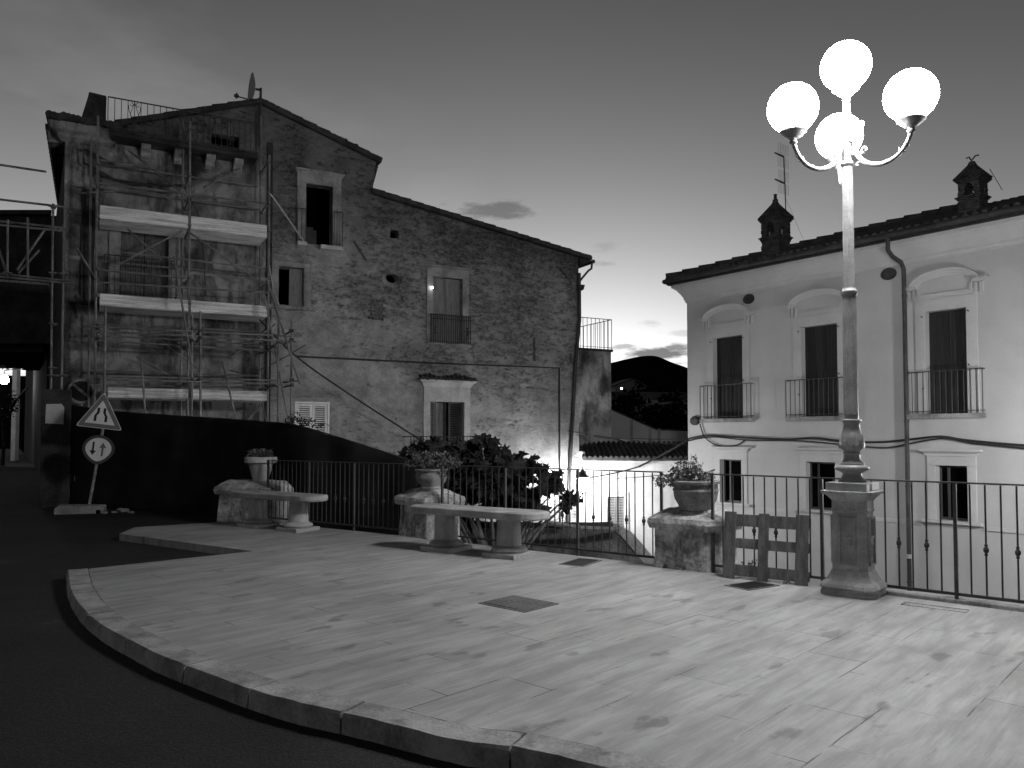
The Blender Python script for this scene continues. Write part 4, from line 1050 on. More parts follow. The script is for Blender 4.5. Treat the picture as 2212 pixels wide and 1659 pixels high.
# roof terrace: slab on corbels, railing with heart panels
tz = B(400, 307, -.5)[1]; ta = B(245, 290, -.5)[0]; tb = B(556, 330, -.5)[0]
m = MB(); m.box(ta, tb, -.55, .02, tz-.14, tz); m.box(ta, tb, -.60, -.50, tz-.05, tz+.012); o = m.build('terrace_slab', M['darkwall'], old, bevel=.01); rough_up(o, .012, 4, 1, 3)
for (x, y) in ((315, 318), (387, 327), (455, 338), (515, 347)):
    c = B(x, y, -.25)[0]; m = MB(); m.prism([(.02, tz-.14), (-.36, tz-.14), (-.38, tz-.20), (-.34, tz-.26), (-.20, tz-.30), (-.14, tz-.38), (.02, tz-.42)], c-.11, c+.11, 'x'); m.build('corbel', M['surround'], old, bevel=.015)
rz1 = B(240, 210, -.52)[1]-tz
o = h_rail(old, FB, (B(233, 250, -.52)[0], tb-.03), .52, rz1, tz, 24, ret=False, r_=.009, top=.016)
ux = Vector((1, 0, 0)); uz = Vector((0, 0, 1)); sa = B(233, 250, -.52)[0]; sp_ = (tb-.03-sa)/24
for k in (4, 12, 19.5):
    m = MB()
    c = sa+sp_*k
    for sg in (-1, 1):
        spiral(m, (c+sg*.075, -.52, tz+rz1-.09), .055, .9, PI/2, ux, uz, .008, sg); spiral(m, (c+sg*.055, -.52, tz+.16), .05, .9, PI*1.5, ux, uz, .008, -sg)
        m.tube([(c+sg*.13, -.52, tz+rz1-.12), (c+sg*.12, -.52, tz+.55), (c, -.52, tz+.18)], .008, 6); m.tube([(c, -.52, tz+rz1-.03), (c+sg*.09, -.52, tz+.45), (c+sg*.01, -.52, tz+.12)], .007, 6)
    m.tube([(c, -.52, tz), (c, -.52, tz+rz1)], .009, 6)
    m.build('scroll_panel', M['iron'], o)
# chimney block on the left, ragged eave with tiles, hanging gutter
c0 = B(189, 262, .35)[0]; c1 = B(229, 262, .35)[0]; zt = B(205, 201, .35)[1]
m = MB(); m.loft([[(c0-.28, .30, zL-.3), (c1, .30, zL-.3), (c1, 1.2, zL-.3), (c0-.28, 1.2, zL-.3)], [(c0+.0, .32, zt-.12), (c1, .32, zt-.12), (c1, 1.1, zt-.12), (c0, 1.1, zt-.12)], [(c0+.02, .32, zt), (c1, .32, zt-.02), (c1, 1.1, zt), (c0+.02, 1.1, zt)]])
o = m.build('chimney', M['darkwall'], old, bevel=.02); rough_up(o, .012, 5, 3, 4)
e0 = B(98, 262, -.3)[0]; e1 = B(250, 290, -.3)[0]
m = MB(); m.loft([[(e0+a, -y_, z) , (e1, -y_, z), (e1, 3, z), (e0+a, 3, z)] for a, y_, z in ((.32, .0, zL-.42), (.24, .12, zL-.34), (.20, .14, zL-.26), (.10, .24, zL-.20), (.05, .26, zL-.08), (.05, .26, zL-.02))])
m.loft([[(e0+.05, .2, zL-.4), (e0+.4, .2, zL-.4), (e0+.4, 10, zL-.4), (e0+.05, 10, zL-.4)], [(e0+.0, .2, zL-.02), (e0+.4, .2, zL-.02), (e0+.4, 10, zL-.02), (e0, 10, zL-.02)]])
o = m.build('cornice', M['facade'], old, bevel=.01); rough_up(o, .02, 4, 1, 2)
m = MB(); rng = random.Random(8); n_ = 15
m.prism([(-.30, zL-.018), (4, zL-.018), (4, zL+.9), (-.30, zL+.03)], e0+.02, e1, 'x') if False else m.box(e0+.02, e1, -.30, 3, zL-.018, zL+.02)
for i in range(n_):
    x = e0+.08+(e1-e0-.1)*i/(n_-1); dz = rng.uniform(-.02, .03); m.tube([(x, -.34-rng.uniform(0, .06), zL+.05+dz), (x, .4, zL+.12+dz), (x, 1.2, zL+.17)], .085, 8, .07)
for i in range(int((9.8)/.35)):
    y = .5+i*.35; m.tube([(e0-.04, y, zL+.03), (e0+1.6, y, zL+.12)], .08, 7, .07)
m.build('eave_tiles', M['tile'], old, smooth=True)
# glowing bead and bracket added for a reflected light spot on the jamb
c = B(933, 621, -.10); m = MB(); m.sphere((c[0], -.11, c[1]), .028, 10, 8); lo = m.build('glint_bead', M['star'], old); m = MB(); m.tube([(c[0], -.10, c[1]+.03), (c[0], -.03, c[1]+.05), (c[0], .02, c[1]+.05)], .012, 6); m.build('bracket', M['iron'], lo)

# ---- annex with small roof terrace, right of the corner
AY = 1.1
annex = fempty('annex', FB, 'narrow stained annex with a railed roof terrace at the right end of the old house', 'annex')
xr = B(1320, 800, AY)[0]; zt = B(1300, 754, AY)[1]
m = MB(); m.box(sR+.001, xr, AY, AY+4, ZB, zt-.08); m.build('wall', M['facade'], annex)
m = MB(); m.box(sR+.001, xr+.06, AY-.05, AY+4.05, zt-.08, zt); m.build('terrace_slab', M['darkwall'], annex, bevel=.01)
m = MB(); a = B(1252, 936, AY-.02); b = B(1330, 950, AY-.02); c = B(1440, 992, AY-.02)
m.prism([(sR, a[1]), (b[0], b[1]), (c[0], c[1]), (c[0], c[1]-2), (sR, c[1]-2)], AY-.06, AY+.25); o = m.build('lean_to_wall', M['facade'], annex); 
m = MB(); m.tube([(b[0]-.9, AY, b[1]+.10), (b[0], AY, b[1]+.02), (c[0], AY, c[1]+.01)], .05, 6); m.build('coping', M['darkwall'], annex)
hh = B(1300, 688, AY)[1]-B(1300, 753, AY)[1]
o = h_rail(annex, FB, (sR+.05, xr+.03), -AY+.0, hh, zt, 12, ret=False, mat='shutter', r_=.010)
o = MB(); 
for k in range(10):
    o.tube([(xr+.03, AY+.2+k*.22, zt), (xr+.03, AY+.2+k*.22, zt+hh)], .010, 6)
o.tube([(xr+.03, AY, zt+hh), (xr+.03, AY+2.4, zt+hh)], .014, 6); o.tube([(xr+.03, AY+2.4, zt+hh), (sR+.3, AY+2.4, zt+hh)], .014, 6)
for k in range(8): o.tube([(sR+.3+k*.22, AY+2.4, zt), (sR+.3+k*.22, AY+2.4, zt+hh)], .010, 6)
o.build('return_railing', M['shutter'], annex)

# satellite dish on the ridge
c = B(562, 300, -.12); ct = B(562, 190, -.12); t = empty('satellite_dish', FB.o + FB.x*c[0] + FB.y*(-.12) + Vector((0, 0, c[1])), 0, 'dark satellite dish on a pole at the ridge of the old house', 'satellite dish')
h = ct[1]-c[1]; m = MB(); m.tube([(0, 0, -.2), (0, 0, h)], .032, 10); m.build('pole', M['pipe'], t, smooth=True)
m = MB(); Rr = .40; prof = [(Rr*i/8, .10*(i/8)**2) for i in range(9)]
m.M = Matrix.Translation((-.17, .02, h-.03)) @ Matrix.Rotation(R(9), 4, 'Y') @ Matrix.Rotation(R(14), 4, 'Z') @ Matrix.Rotation(R(-90), 4, 'Y')
m.lathe([(max(r, .002), z) for r, z in prof] + [(r, z-.012) for r, z in reversed(prof) if r > 0], n=36, cap=True); m.build('dish', M['metaldish'], t, smooth=True)
m = MB(); m.tube([(-.05, 0, h-.37), (-.60, -.05, h-.24)], .016, 6); m.tube([(-.56, -.05, h-.24), (-.66, -.06, h-.22)], .045, 8); m.tube([(-.62, -.05, h-.30), (-.60, -.05, h-.15)], .02, 6); m.tube([(-.13, 0, h-.03), (0, 0, h-.05)], .03, 6); m.tube([(-.08, 0, h-.37), (0, 0, h-.34)], .02, 6); m.build('feed_arm', M['pipe'], t, smooth=True)

# ================================================================== SCAFFOLDING
sc = fempty('scaffolding', FB, 'tall tube scaffolding with three plank levels against the old house', 'scaffolding')
YO, YI, YM = -1.35, -.40, -2.2
def tb(m, y1, a, b, r=.024, y2=None):
    y2 = y1 if y2 is None else y2
    p = B(a[0], a[1], y1); q = B(b[0], b[1], y2); m.tube([(p[0], y1, p[1]), (q[0], y2, q[1])], r, 8)
def one(name, y1, a, b, r=.024, y2=None, mat='steel'):
    m = MB(); tb(m, y1, a, b, r, y2); return m.build(name, M[mat], sc, smooth=True)
for (y, x0, y0, x1, y1) in ((YO, 212, 250, 203, 1000), (YI, 197, 300, 190, 1000), (YO, 411, 262, 404, 1000), (YI, 396, 258, 390, 1000), (YO, 582, 335, 577, 1000), (YI, 563, 250, 561, 1000),
                            (YM, 433, 672, 433, 960), (YM, 415, 680, 414, 960), (YM, 630, 692, 629, 960), (YM, 602, 690, 600, 960), (YM, 228, 665, 224, 960)):
    one('standard', y, (x0, y0), (x1, y1), .026)
for (y, x0, y0, x1, y1) in ((YI, 219, 355, 557, 403), (YI, 214, 407, 558, 452), (YO, 213, 395, 578, 440), (YO, 213, 345, 330, 362),
                            (YI, 230, 565, 392, 580), (YI, 408, 580, 560, 596), (YO, 214, 583, 400, 600), (YO, 260, 545, 575, 580), (YO, 213, 610, 578, 632), (YO, 262, 690, 760, 700),
                            (YM, 190, 705, 645, 727), (YM, 205, 715, 640, 738), (YO, 205, 735, 588, 758), (YO, 225, 725, 580, 745),
                            (YM, 225, 812, 645, 823), (YM, 230, 820, 630, 830), (YO, 225, 832, 590, 838), (YI, 195, 800, 560, 812), (YI, 195, 700, 560, 716), (YI, 160, 418, 262, 412)):
    if x1 > 700: continue
    one('ledger', y, (x0, y0), (x1, y1), .023)
for (y, x0, y0, x1, y1, y2) in ((YI, 277, 324, 390, 413, YO), (YI, 520, 363, 440, 404, YO), (YO, 276, 495, 349, 562, YO), (YO, 394, 498, 245, 577, YO), (YO, 408, 501, 548, 602, YO),
                               (YI, 295, 770, 430, 850, YI), (YI, 595, 700, 500, 770, YI), (YI, 320, 715, 425, 795, YI), (YI, 430, 610, 470, 640, YI),
                               (YM, 572, 640, 623, 907, YM), (YM-.3, 575, 600, 648, 830, YM-.3), (YM, 376, 553, 417, 801, YM), (YM, 306, 778, 314, 900, YM), (YM, 481, 781, 511, 912, YM), (YM, 165, 535, 205, 600, YO),
                               (YI, 560, 880, 520, 925, YO), (YO, 565, 870, 577, 915, YO)):
    one('brace', y, (x0, y0), (x1, y1), .023, y2)
# cross tubes (from the inner to the outer row) and couplers
k = 0
for (x, ys) in ((212, (355, 405, 470, 583, 640, 712, 735, 820)), (409, (280, 380, 430, 490, 600, 655, 720, 745, 825)), (580, (350, 440, 500, 610, 668, 735, 757, 838))):
    for y in ys:
        m = MB(); p = B(x, y, YO); far = YM-.15 if y > 700 else YO-.12; 
        m.tube([(p[0], YI+.15, p[1]+.02), (p[0], far, p[1]+.02)], .023, 8); m.build('transom', M['steel'], sc, smooth=True)
        m = MB()
        for yy in (YO, YI) + ((YM,) if y > 700 else ()):
            m.box(p[0]-.045, p[0]+.045, yy-.045, yy+.045, p[1]-.03, p[1]+.05)
        m.build('coupler', M['rust'], sc, bevel=.012)
for (x, y) in ((630, 715), (630, 735), (630, 822), (630, 832), (433, 715), (433, 730), (433, 818), (602, 740), (415, 735)):
    p = B(x, y, YM); m = MB(); m.box(p[0]-.05, p[0]+.05, YM-.05, YM+.05, p[1]-.03, p[1]+.05); m.tube([(p[0], YM-.15, p[1]), (p[0], YO, p[1])], .023, 8); m.build('coupler', M['rust'], sc, bevel=.012)
# decks: ribbed planks (seen from below) with toe boards
def deck(xa, xb, v, toe, top_v, label=None, ribs=3):
    a = B(xa, v, YO); b = B(xb, v, YO); z = B(409, v, YO)[1]; zt = B(409, top_v, YO)[1]
    w = (YI-YO)/ribs
    for i in range(ribs):
        y0 = YO+.02+i*w; m = MB(); m.box(a[0], b[0], y0, y0+w-.02, z-.008, z)
        for q in range(5): m.box(a[0], b[0], y0+(w-.02)*q/4.6, y0+(w-.02)*q/4.6+.025, z-.055, z-.009)
        m.build('plank', M['deck'], sc)
    m = MB(); lo = z-.055; hs = (zt-lo); k_ = 3
    for i in range(k_):
        za = lo+hs*i/k_; zb_ = lo+hs*(i+1)/k_-.022
        m.prism([(YO-.03, za), (YO-.052, za+.012), (YO-.052, za+(zb_-za)*.45), (YO-.040, (za+zb_)/2), (YO-.052, za+(zb_-za)*.55), (YO-.052, zb_-.012), (YO-.03, zb_)], a[0], b[0], 'x')
    m.box(a[0], b[0], YO-.03, YO-.02, lo, zt)
    m.build('toe_board', M['deck'], sc)
for xa, xb in ((215, 406), (412, 576)):
    deck(xa, xb, 490, .3, 467); deck(xa, xb, 669, .26, 649)
    deck(xa+18 if xa == 215 else xa, xb, 858, .22, 841)
# black hose and straps hanging on the facade
m = MB(); pts = [B(x, y, YI+.1) for x, y in ((250, 358), (181, 322), (181, 352), (245, 387), (300, 398), (395, 401))]
m.tube([(p[0], YI+.1, p[1]) for p in pts], .035, 8); tag(m.build('hose', M['cable']), 'thick black hose looped high on the scaffolded facade', 'hose'); bpy.data.objects['hose'].location = FB.o; bpy.data.objects['hose'].rotation_euler = (0, 0, FB.a)
def strap(name, pts, y0, y1, r, lab, cat, mat, fr=FB):
    m = MB(); n_ = len(pts); P = []
    for i, (x, y) in enumerate(pts):
        yy = y0+(y1-y0)*i/(n_-1); q = fr.p(x, y, yy); P.append(Vector((q[0], yy, q[1])))
    m.tube(smooth_poly(P, 6) if n_ > 2 else P, r, 6); o = m.build(name, M[mat], smooth=True); o.location = fr.o; o.rotation_euler = (0, 0, fr.a); tag(o, lab, cat); return o
strap('strap', [(580, 415), (600, 440), (658, 524)], YO, -.2, .018, 'pale strap running from the scaffold down to the top opening', 'strap', 'surround2')
strap('strap', [(580, 560), (590, 620), (603, 658)], -.5, -.1, .012, 'thin pale strap hanging beside the small window', 'strap', 'surround2')
strap('cable', [(560, 690), (640, 770), (760, 855), (900, 945), (950, 978)], -1.0, -.8, .022, 'thick cable sloping from the scaffold to the lower balcony', 'cable', 'cable')
strap('cable', [(395, 400), (430, 470), (440, 560), (445, 640)], -.2, -.15, .014, 'thin cable hanging down the facade behind the scaffold', 'cable', 'cable')
strap('cable', [(495, 800), (540, 805), (600, 780), (660, 745)], -.8, -.3, .014, 'slack cable drooping by the lower scaffold tubes', 'cable', 'cable')

# ---- covered passage over the street and the bridging scaffold, far left
br = fempty('bridge_scaffold', FB, 'dark bridging scaffold reaching over the street at the far left edge', 'scaffolding')
BY = -1.2
def t2(name, y, a, b, r=.025, y2=None):
    y2 = y if y2 is None else y2; m = MB(); p = B(a[0], a[1], y); q = B(b[0], b[1], y2); m.tube([(p[0], y, p[1]), (q[0], y2, q[1])], r, 8); return m.build(name, M['steel'], br, smooth=True)
for a in ((115, 440, 110, 845), (138, 485, 133, 845), (17, 475, 16, 596), (-40, 470, -40, 596)): t2('standard', BY, (a[0], a[1]), (a[2], a[3]))
for a in ((-60, 347, 100, 371), (-60, 424, 148, 448), (-60, 472, 148, 493), (-60, 480, 148, 500), (-60, 585, 150, 607), (-60, 592, 150, 612), (105, 811, 146, 812), (60, 470, 60, 600)): t2('ledger', BY+(.5 if a[1] in (472, 585) else 0), (a[0], a[1]), (a[2], a[3]))
for a in ((100, 491, 37, 583), (-20, 480, 14, 590), (85, 540, 40, 590)): t2('brace', BY+.1, (a[0], a[1]), (a[2], a[3]))
for (x, y) in ((115, 448), (115, 493), (138, 496), (115, 590), (138, 592), (115, 605), (138, 607), (17, 590), (115, 700), (115, 795), (138, 811), (112, 811)):
    p = B(x, y, BY); m = MB(); m.box(p[0]-.05, p[0]+.05, BY-.045, BY+.06, p[1]-.025, p[1]+.025); m.tube([(p[0]-.09, BY-.06, p[1]), (p[0]+.09, BY-.06, p[1])], .018, 6); m.build('coupler', M['steel'], br, bevel=.01)
a = B(-60, 612, BY); b = B(105, 617, BY); m = MB(); zf = B(60, 606, BY)[1]
for i in range(5): m.box(a[0], b[0], BY+.1+i*.24, BY+.31+i*.24, zf-.05, zf)
m.build('plank_floor', M['wood'], br, bevel=.004)
pas = fempty('covered_passage', FB, 'dark building part bridging the street above the lit lane at the far left', 'passage')
zt = B(60, 470, 6.0)[1]; zb = B(20, 735, 6.0)[1]; x0 = B(-300, 500, 6.0)[0]
sideang = math.atan2(.843, -.538)
# build in world: block spanning the street between y=27 and 37
pas.location = (0, 0, 0); pas.rotation_euler = (0, 0, 0)
zt = at(30, 466, 27).z; zb = at(20, 742, 27).z
xw = cornerB + side * ((27-cornerB.y)/side.y)
m = MB()
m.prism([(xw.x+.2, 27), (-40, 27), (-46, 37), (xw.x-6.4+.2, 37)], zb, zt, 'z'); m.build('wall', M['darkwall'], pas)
m = MB(); m.prism([(xw.x+.1, 26.8), (-40, 26.8), (-46, 37), (xw.x-6.4, 37)], zt+.001, zt+.15, 'z'); m.build('roof', M['tile'], pas)
for i in range(7):
    m = MB(); m.box(-22, -16.5+.2*i*0, 27.6+i*1.3, 27.75+i*1.3, zb-.22, zb-.001); m.build('beam', M['door'], pas)
# continuation of the street side wall, further down the lane
lane = empty('lane_house', (0, 0, 0), 0, 'dark street-side house wall lining the lane beyond the passage', 'house')
w0 = cornerB + side*12; w1 = cornerB + side*60; m = MB()
nrm = Vector((side.y, -side.x, 0))
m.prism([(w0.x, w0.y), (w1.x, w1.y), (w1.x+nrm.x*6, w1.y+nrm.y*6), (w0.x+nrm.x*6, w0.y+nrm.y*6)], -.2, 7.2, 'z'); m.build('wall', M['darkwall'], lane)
m = MB(); m.prism([(w0.x-.3, w0.y), (w1.x-.3, w1.y), (w1.x+nrm.x*6, w1.y+nrm.y*6), (w0.x+nrm.x*6, w0.y+nrm.y*6)], 7.201, 7.35, 'z'); m.build('roof', M['tile'], lane)
lw = empty('lane_wall', (0, 0, 0), 0, 'pale lit wall at the far end of the lane on the left edge', 'wall')
q = at(24, 960, 44); m = MB(); 
l0 = at(-60, 960, 40); m.prism([(l0.x, 40), (q.x-1.1, 43.2), (q.x-1.1, 43.6), (l0.x-.2, 40.4)], -.1, at(10, 890, 42).z, 'z'); o = m.build('masonry', M['white'], lw, bevel=.05)
q2 = at(29, 960, 48); m = MB(); m.box(q2.x-.18, q2.x+.10, 48, 48.4, -.1, at(30, 765, 48).z); m.build('pillar', M['white'], lw, bevel=.03)
rng = random.Random(21); m = MB()
c = at(4, 870, 41.5); cloud(m, (c.x, c.y, c.z), (1.0, .8, .9), 420, .22, rng, shell=.5); c = at(20, 775, 46); cloud(m, (c.x, c.y, c.z), (.8, .8, .7), 260, .22, rng, shell=.5)
tr = empty('lane_tree', (at(0, 900, 41.5).x, 41.5, -.1), 0, 'dark shrub-like tree beside the glowing lamp at the far left', 'tree')
m.v = [v-Vector(tr.location) for v in m.v]; m.build('crown', M['leaf2'], tr); mm = MB(); mm.tube([(0, .3, 0), (0.05, .3, 1.2), (.1, 0, 2.6), (.5, 1.5, 4.2)], .10, 8, .04); mm.build('trunk', M['bark'], tr, smooth=True)
c = at(9, 820, 43.5); ll = empty('lane_lamp', (c.x, c.y, c.z), 0, 'glowing lamp hanging in the lane at the far left edge', 'street lamp')
m = MB(); m.sphere((0, 0, 0), .22, 20, 14, (1, 1, 1.15)); m.build('globe', M['lant3'], ll, smooth=True); m = MB(); m.tube([(0, 0, .25), (0, 0, .5), (.5, .4, .62), (1.6, 1.0, .62)], .03, 8); m.build('bracket', M['iron'], ll, smooth=True)

# ================================================================== COURT: white house, lantern, garden wall, fig tree
FW = Frame(2.0, 25.25, R(1.5))
wh = fempty('white_house', FW, 'low whitewashed house with dark tiled eave behind the lit lantern', 'house')
A_ = FW.p
we = A_(1360, 991)[1]; wx0 = A_(1246, 1000)[0]; wx1 = A_(1600, 1000)[0]
wr = quadB(FW, 1312, 1073, 1349, 1150)
m = MB(); m.wall([(wx0, ZB), (wx1, ZB), (wx1, we), (wx0, we)], [rect(wr)], 0, .25); m.add([(wx0, 0, ZB), (wx0, 3, ZB), (wx0, 3, we), (wx0, 0, we)], [(0, 1, 2, 3)]); m.build('wall', M['white'], wh)
m = MB(); m.prism([(-.32, we+.0), (-.30, we-.03), (1.3, we+.42), (1.3, we+.5), (-.32, we+.05)], wx0+.15, wx1, 'x'); ro = m.build('roof', M['tile'], wh)
m = MB(); n_ = int((wx1-wx0)/.17)
for i in range(n_):
    x = wx0+.2+i*.17; m.tube([(x, -.37, we+.05), (x, 1.3, we+.52)], .055, 8, .05)
m.build('tiles', M['tile'], ro, smooth=True)
m = MB(); m.box(wx0, wx1, -.10, .01, we-.16, we-.06); m.box(wx0, wx1, -.05, .01, we-.30, we-.161); m.build('cornice', M['white'], wh, bevel=.01)
m = MB(); 
a = A_(1228, 963); m.box(wx0-.22, wx0+.16, -.12, .02, ZB, we+.10); m.box(wx0-.28, wx0+.24, -.17, .02, we+.10, we+.24); m.build('corner_pilaster', M['white'], wh, bevel=.01)
s0, s1, z0, z1 = wr
surround(wh, wr, .13, 'surround2', wt=.16, rough=0, sill=(.04, .08, .08))
mid = (s0+s1)/2; shutter(wh, s0, mid-.004, z0, z1, .04, 'shutter', louvres=.05, fr_=.035); shutter(wh, mid+.004, s1, z0, z1, .04, 'shutter', louvres=.05, fr_=.035); niche(wh, wr, .251, .2)
# lantern
def lantern(name, loc, rz, label, arm, em, sc_=1.0):
    t = empty(name, loc, rz, label, 'lantern'); k = sc_
    m = MB(); hexa = lambda r, z: [(r*math.cos(PI/3*i)*k, r*math.sin(PI/3*i)*k, z*k) for i in range(6)]
    m.loft([hexa(.07, -.22), hexa(.10, -.18), hexa(.19, .16), hexa(.185, .17)]); m.build('glass', M[em], t)
    m = MB(); m.loft([hexa(.205, .175), hexa(.215, .19), hexa(.10, .30), hexa(.085, .31), hexa(.09, .34), hexa(.03, .40), hexa(.02, .45)]); m.lathe([(.02*k, .45*k), (.03*k, .47*k), (.01*k, .5*k)], n=8); cap_ = m.build('cap', M['iron'], t)
    m = MB()
    for i in range(6):
        a_ = PI/3*i; m.tube([(.102*math.cos(a_)*k, .102*math.sin(a_)*k, -.19*k), (.196*math.cos(a_)*k, .196*math.sin(a_)*k, .175*k)], .009*k, 5)
    m.loft([hexa(.03, -.30), hexa(.06, -.25), hexa(.075, -.222)]); m.build('frame', M['iron'], t)
    m = MB(); m.tube(arm, .018, 8); m.build('bracket', M['iron'], t, smooth=True)
    return t
lp2 = at(1258, 1045, 23.9)
lantern('wall_lantern', lp2, 0, 'lit glass lantern on a bracket in front of the low white house', [(0, 0, -.30), (0, 0, -.45), (.05, .3, -.62), (.0, .9, -.60), (-.02, 1.28, -.60)], 'lant', 1.05)
# garden wall with stair ramp beyond the railing
gy = 14.2; gp = [at(u, v, gy) for u, v in ((960, 1175), (990, 1148), (1040, 1142), (1185, 1141), (1325, 1141), (1352, 1157), (1404, 1219), (1440, 1262))]
gw = empty('garden_wall', (0, gy, 0), 0, 'dark mossy garden wall with a sloping pale-topped end, below the railing', 'wall')
m = MB(); P = [(p.x, p.z) for p in gp]; m.prism([(P[0][0], -5)] + P + [(P[-1][0], -5)], 0, .3); o = m.build('masonry', M['gwall'], gw); rough_up(o, .02, 3, 3, 3)
m = MB()
for (a, b) in zip(gp[4:-1], gp[5:]):
    m.prism([(a.x-.1, a.z+.015), (b.x-.1, b.z+.015), (b.x+.14, b.z+.03), (a.x+.14, a.z+.03)], -.04, .45)
m.build('coping', M['surround'], gw)
m = MB(); a, b = gp[1], gp[4]; m.tube([(a.x, .1, a.z+.03), (gp[2].x, .1, gp[2].z+.05), (gp[3].x, .1, gp[3].z+.02), (b.x, .1, b.z+.03)], .07, 8); o = m.build('wall_top', M['darkwall'], gw); rough_up(o, .02, 6, 3, 2)
# dark beam leaning there
a = at(1178, 1128, 13.6); b = at(1330, 1144, 14.0); m = MB(); m.tube([a, (a+b)/2+Vector((0, 0, -.04)), b], .05, 6); o = m.build('beam', M['wood']); tag(o, 'dark beam lying along the garden wall under the fig branches', 'beam')
# rubble slope below (earth bank)
m = MB(); vs = []; nx, ny = 26, 10
from mathutils import noise as mnoise
for j in range(ny):
    for i in range(nx):
        x = -2.6+i*.2; y = 10.9+j*.33; z = -1.25-.05*j+.25*mnoise.noise(Vector((x*1.3, y*1.3, 0)))+.08*mnoise.noise(Vector((x*5, y*5, 2)))
        vs.append((x, y, z))
m.add(vs, [(j*nx+i, j*nx+i+1, (j+1)*nx+i+1, (j+1)*nx+i) for j in range(ny-1) for i in range(nx-1)]); tag(m.build('earth_bank', M['gwall'], smooth=True), kind='structure')

# fig tree
FY = 13.6
def fp(u, v, dy=0): return at(u, v, FY+dy)
base = fp(1075, 1180); base.z = -1.3
ft = empty('fig_tree', (base.x, base.y, -1.4), 0, 'dark fig tree with big lobed leaves spreading behind the railing', 'tree')
O = Vector(ft.location); rng = random.Random(31); m = MB(); mb2 = MB()
centres = [(900, 1010, 34, 30), (930, 1045, 36, 34), (935, 1090, 32, 30), (905, 985, 38, 28), (935, 965, 36, 18), (960, 990, 45, 32), (1000, 985, 50, 34), (1050, 985, 52, 36), (1000, 1030, 70, 45), (1060, 1030, 75, 48), (1105, 1005, 46, 32), (1130, 1040, 55, 40), (1150, 1010, 36, 24), (1040, 955, 28, 10),
           (1180, 1045, 30, 28), (1080, 1080, 60, 34), (1130, 1080, 40, 26), (990, 1075, 40, 30), (1195, 1060, 34, 12), (1228, 1072, 24, 9), (1222, 1092, 12, 12), (1160, 1100, 26, 18), (1010, 1130, 30, 22), (1100, 1120, 34, 20), (1200, 1030, 18, 10), (1240, 1078, 14, 6)]
for (u, v, ru, rv) in centres:
    dy = rng.uniform(-.4, .5) if 960 < u < 1150 else rng.uniform(-.2, .3); c = fp(u, v, dy)-O; k = FY/F
    nn = int(8 + ru*rv*(.036 if u < 1120 else .026)); cloud(m, c, (ru*k, max(.25, ru*k*.9), rv*k), nn, .185, rng, lobed=True, shell=.5)
    e = c; b0 = Vector((rng.uniform(-.1, .1), 0, .1)); mid = b0.lerp(e, .45)+Vector((rng.uniform(-.1, .1), 0, .25)); mid2 = b0.lerp(e, .8)+Vector((0, 0, .12))
    mb2.tube(smooth_poly([b0, mid, mid2, e], 4), .035, 6, .008)
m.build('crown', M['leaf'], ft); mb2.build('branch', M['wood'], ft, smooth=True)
mm = MB(); mm.tube([(0, 0, -1.5), (-.05, 0, -.6), (.05, 0, .1), (.1, 0, .4)], .11, 10, .06); mm.build('trunk', M['bark'], ft, smooth=True)

# pale boundary wall further back and the slope beyond
bw_ = empty('boundary_wall', (0, 31, 0), 0, 'pale stained boundary wall stepping down between the annex and the cream house', 'wall')
P = [at(u, v, 31) for u, v in ((1316, 884), (1410, 926), (1422, 930), (1520, 932))]
m = MB(); m.prism([(P[0].x, -3)] + [(p.x, p.z) for p in P] + [(P[-1].x, -3)], 0, .3); m.build('masonry', M['plaster'], bw_)
m = MB(); m.tube([(p.x, .1, p.z+.03) for p in P], .05, 6); m.build('coping', M['tile'], bw_)
for u in (1365, 1405, 1425): p = at(u, 950, 30.9); q = at(u, 926 if u > 1380 else 908, 30.9); m = MB(); m.box(p.x-.05, p.x+.05, -.05, -.002, -2, q.z); m.build('pier', M['surround'], bw_)
# hill
def ridge(x):          # world x at distance 900 -> height
    pts = [(-900, 60), (-300, 74), (0, 80)]
    return 0
prof = [(-3000, 800), (0, 812), (900, 812), (1100, 806), (1250, 795), (1320, 783), (1345, 777), (1370, 773), (1400, 770), (1415, 769), (1430, 772), (1450, 780), (1470, 788), (1490, 797), (1600, 812), (1900, 818), (2400, 822), (5200, 830)]
HY = 900.0; hp = [(at(u, v, HY).x, at(u, v, HY).z) for u, v in prof]
def hill_h(x, y):
    xs = x*HY/max(y, 200)*1.0
    for (a, b) in zip(hp[:-1], hp[1:]):
        if a[0] <= xs <= b[0]: h = a[1]+(b[1]-a[1])*(xs-a[0])/(b[0]-a[0]); break
    else: h = hp[0][1] if xs < hp[0][0] else hp[-1][1]
    if y >= HY: return h*(1-(y-HY)/900) + 2.5*mnoise.noise(Vector((x*.03, y*.03, 0)))
    t = max(0, (y-48)/(HY-48)); low = -4.7 + 19*min(1, t*4.5)**1.2
    return low + (h-14.3)*max(0, (t-.15)/.85)**1.35 + 1.8*mnoise.noise(Vector((x*.02, y*.02, 0))) * min(1, t*6) + (1.6*mnoise.noise(Vector((x*.12, y*.12, 3)))*min(1, t*4))
m = MB(); vs = []; ys = [46, 50, 56, 64, 74, 86, 100, 118, 140, 170, 205, 250, 310, 380, 460, 560, 660, 760, 830, 870, 900, 930, 980, 1100, 1300, 1600]; nx = 240
for y in ys:
    for i in range(nx):
        f = -1+2*i/(nx-1); x = (f*.5+f**3*.9)*y*1.0 + .14*y; vs.append((x, y, hill_h(x, y)))
m.add(vs, [(j*nx+i, j*nx+i+1, (j+1)*nx+i+1, (j+1)*nx+i) for j in range(len(ys)-1) for i in range(nx-1)]); tag(m.build('hill', M['hill'], smooth=True), kind='structure')
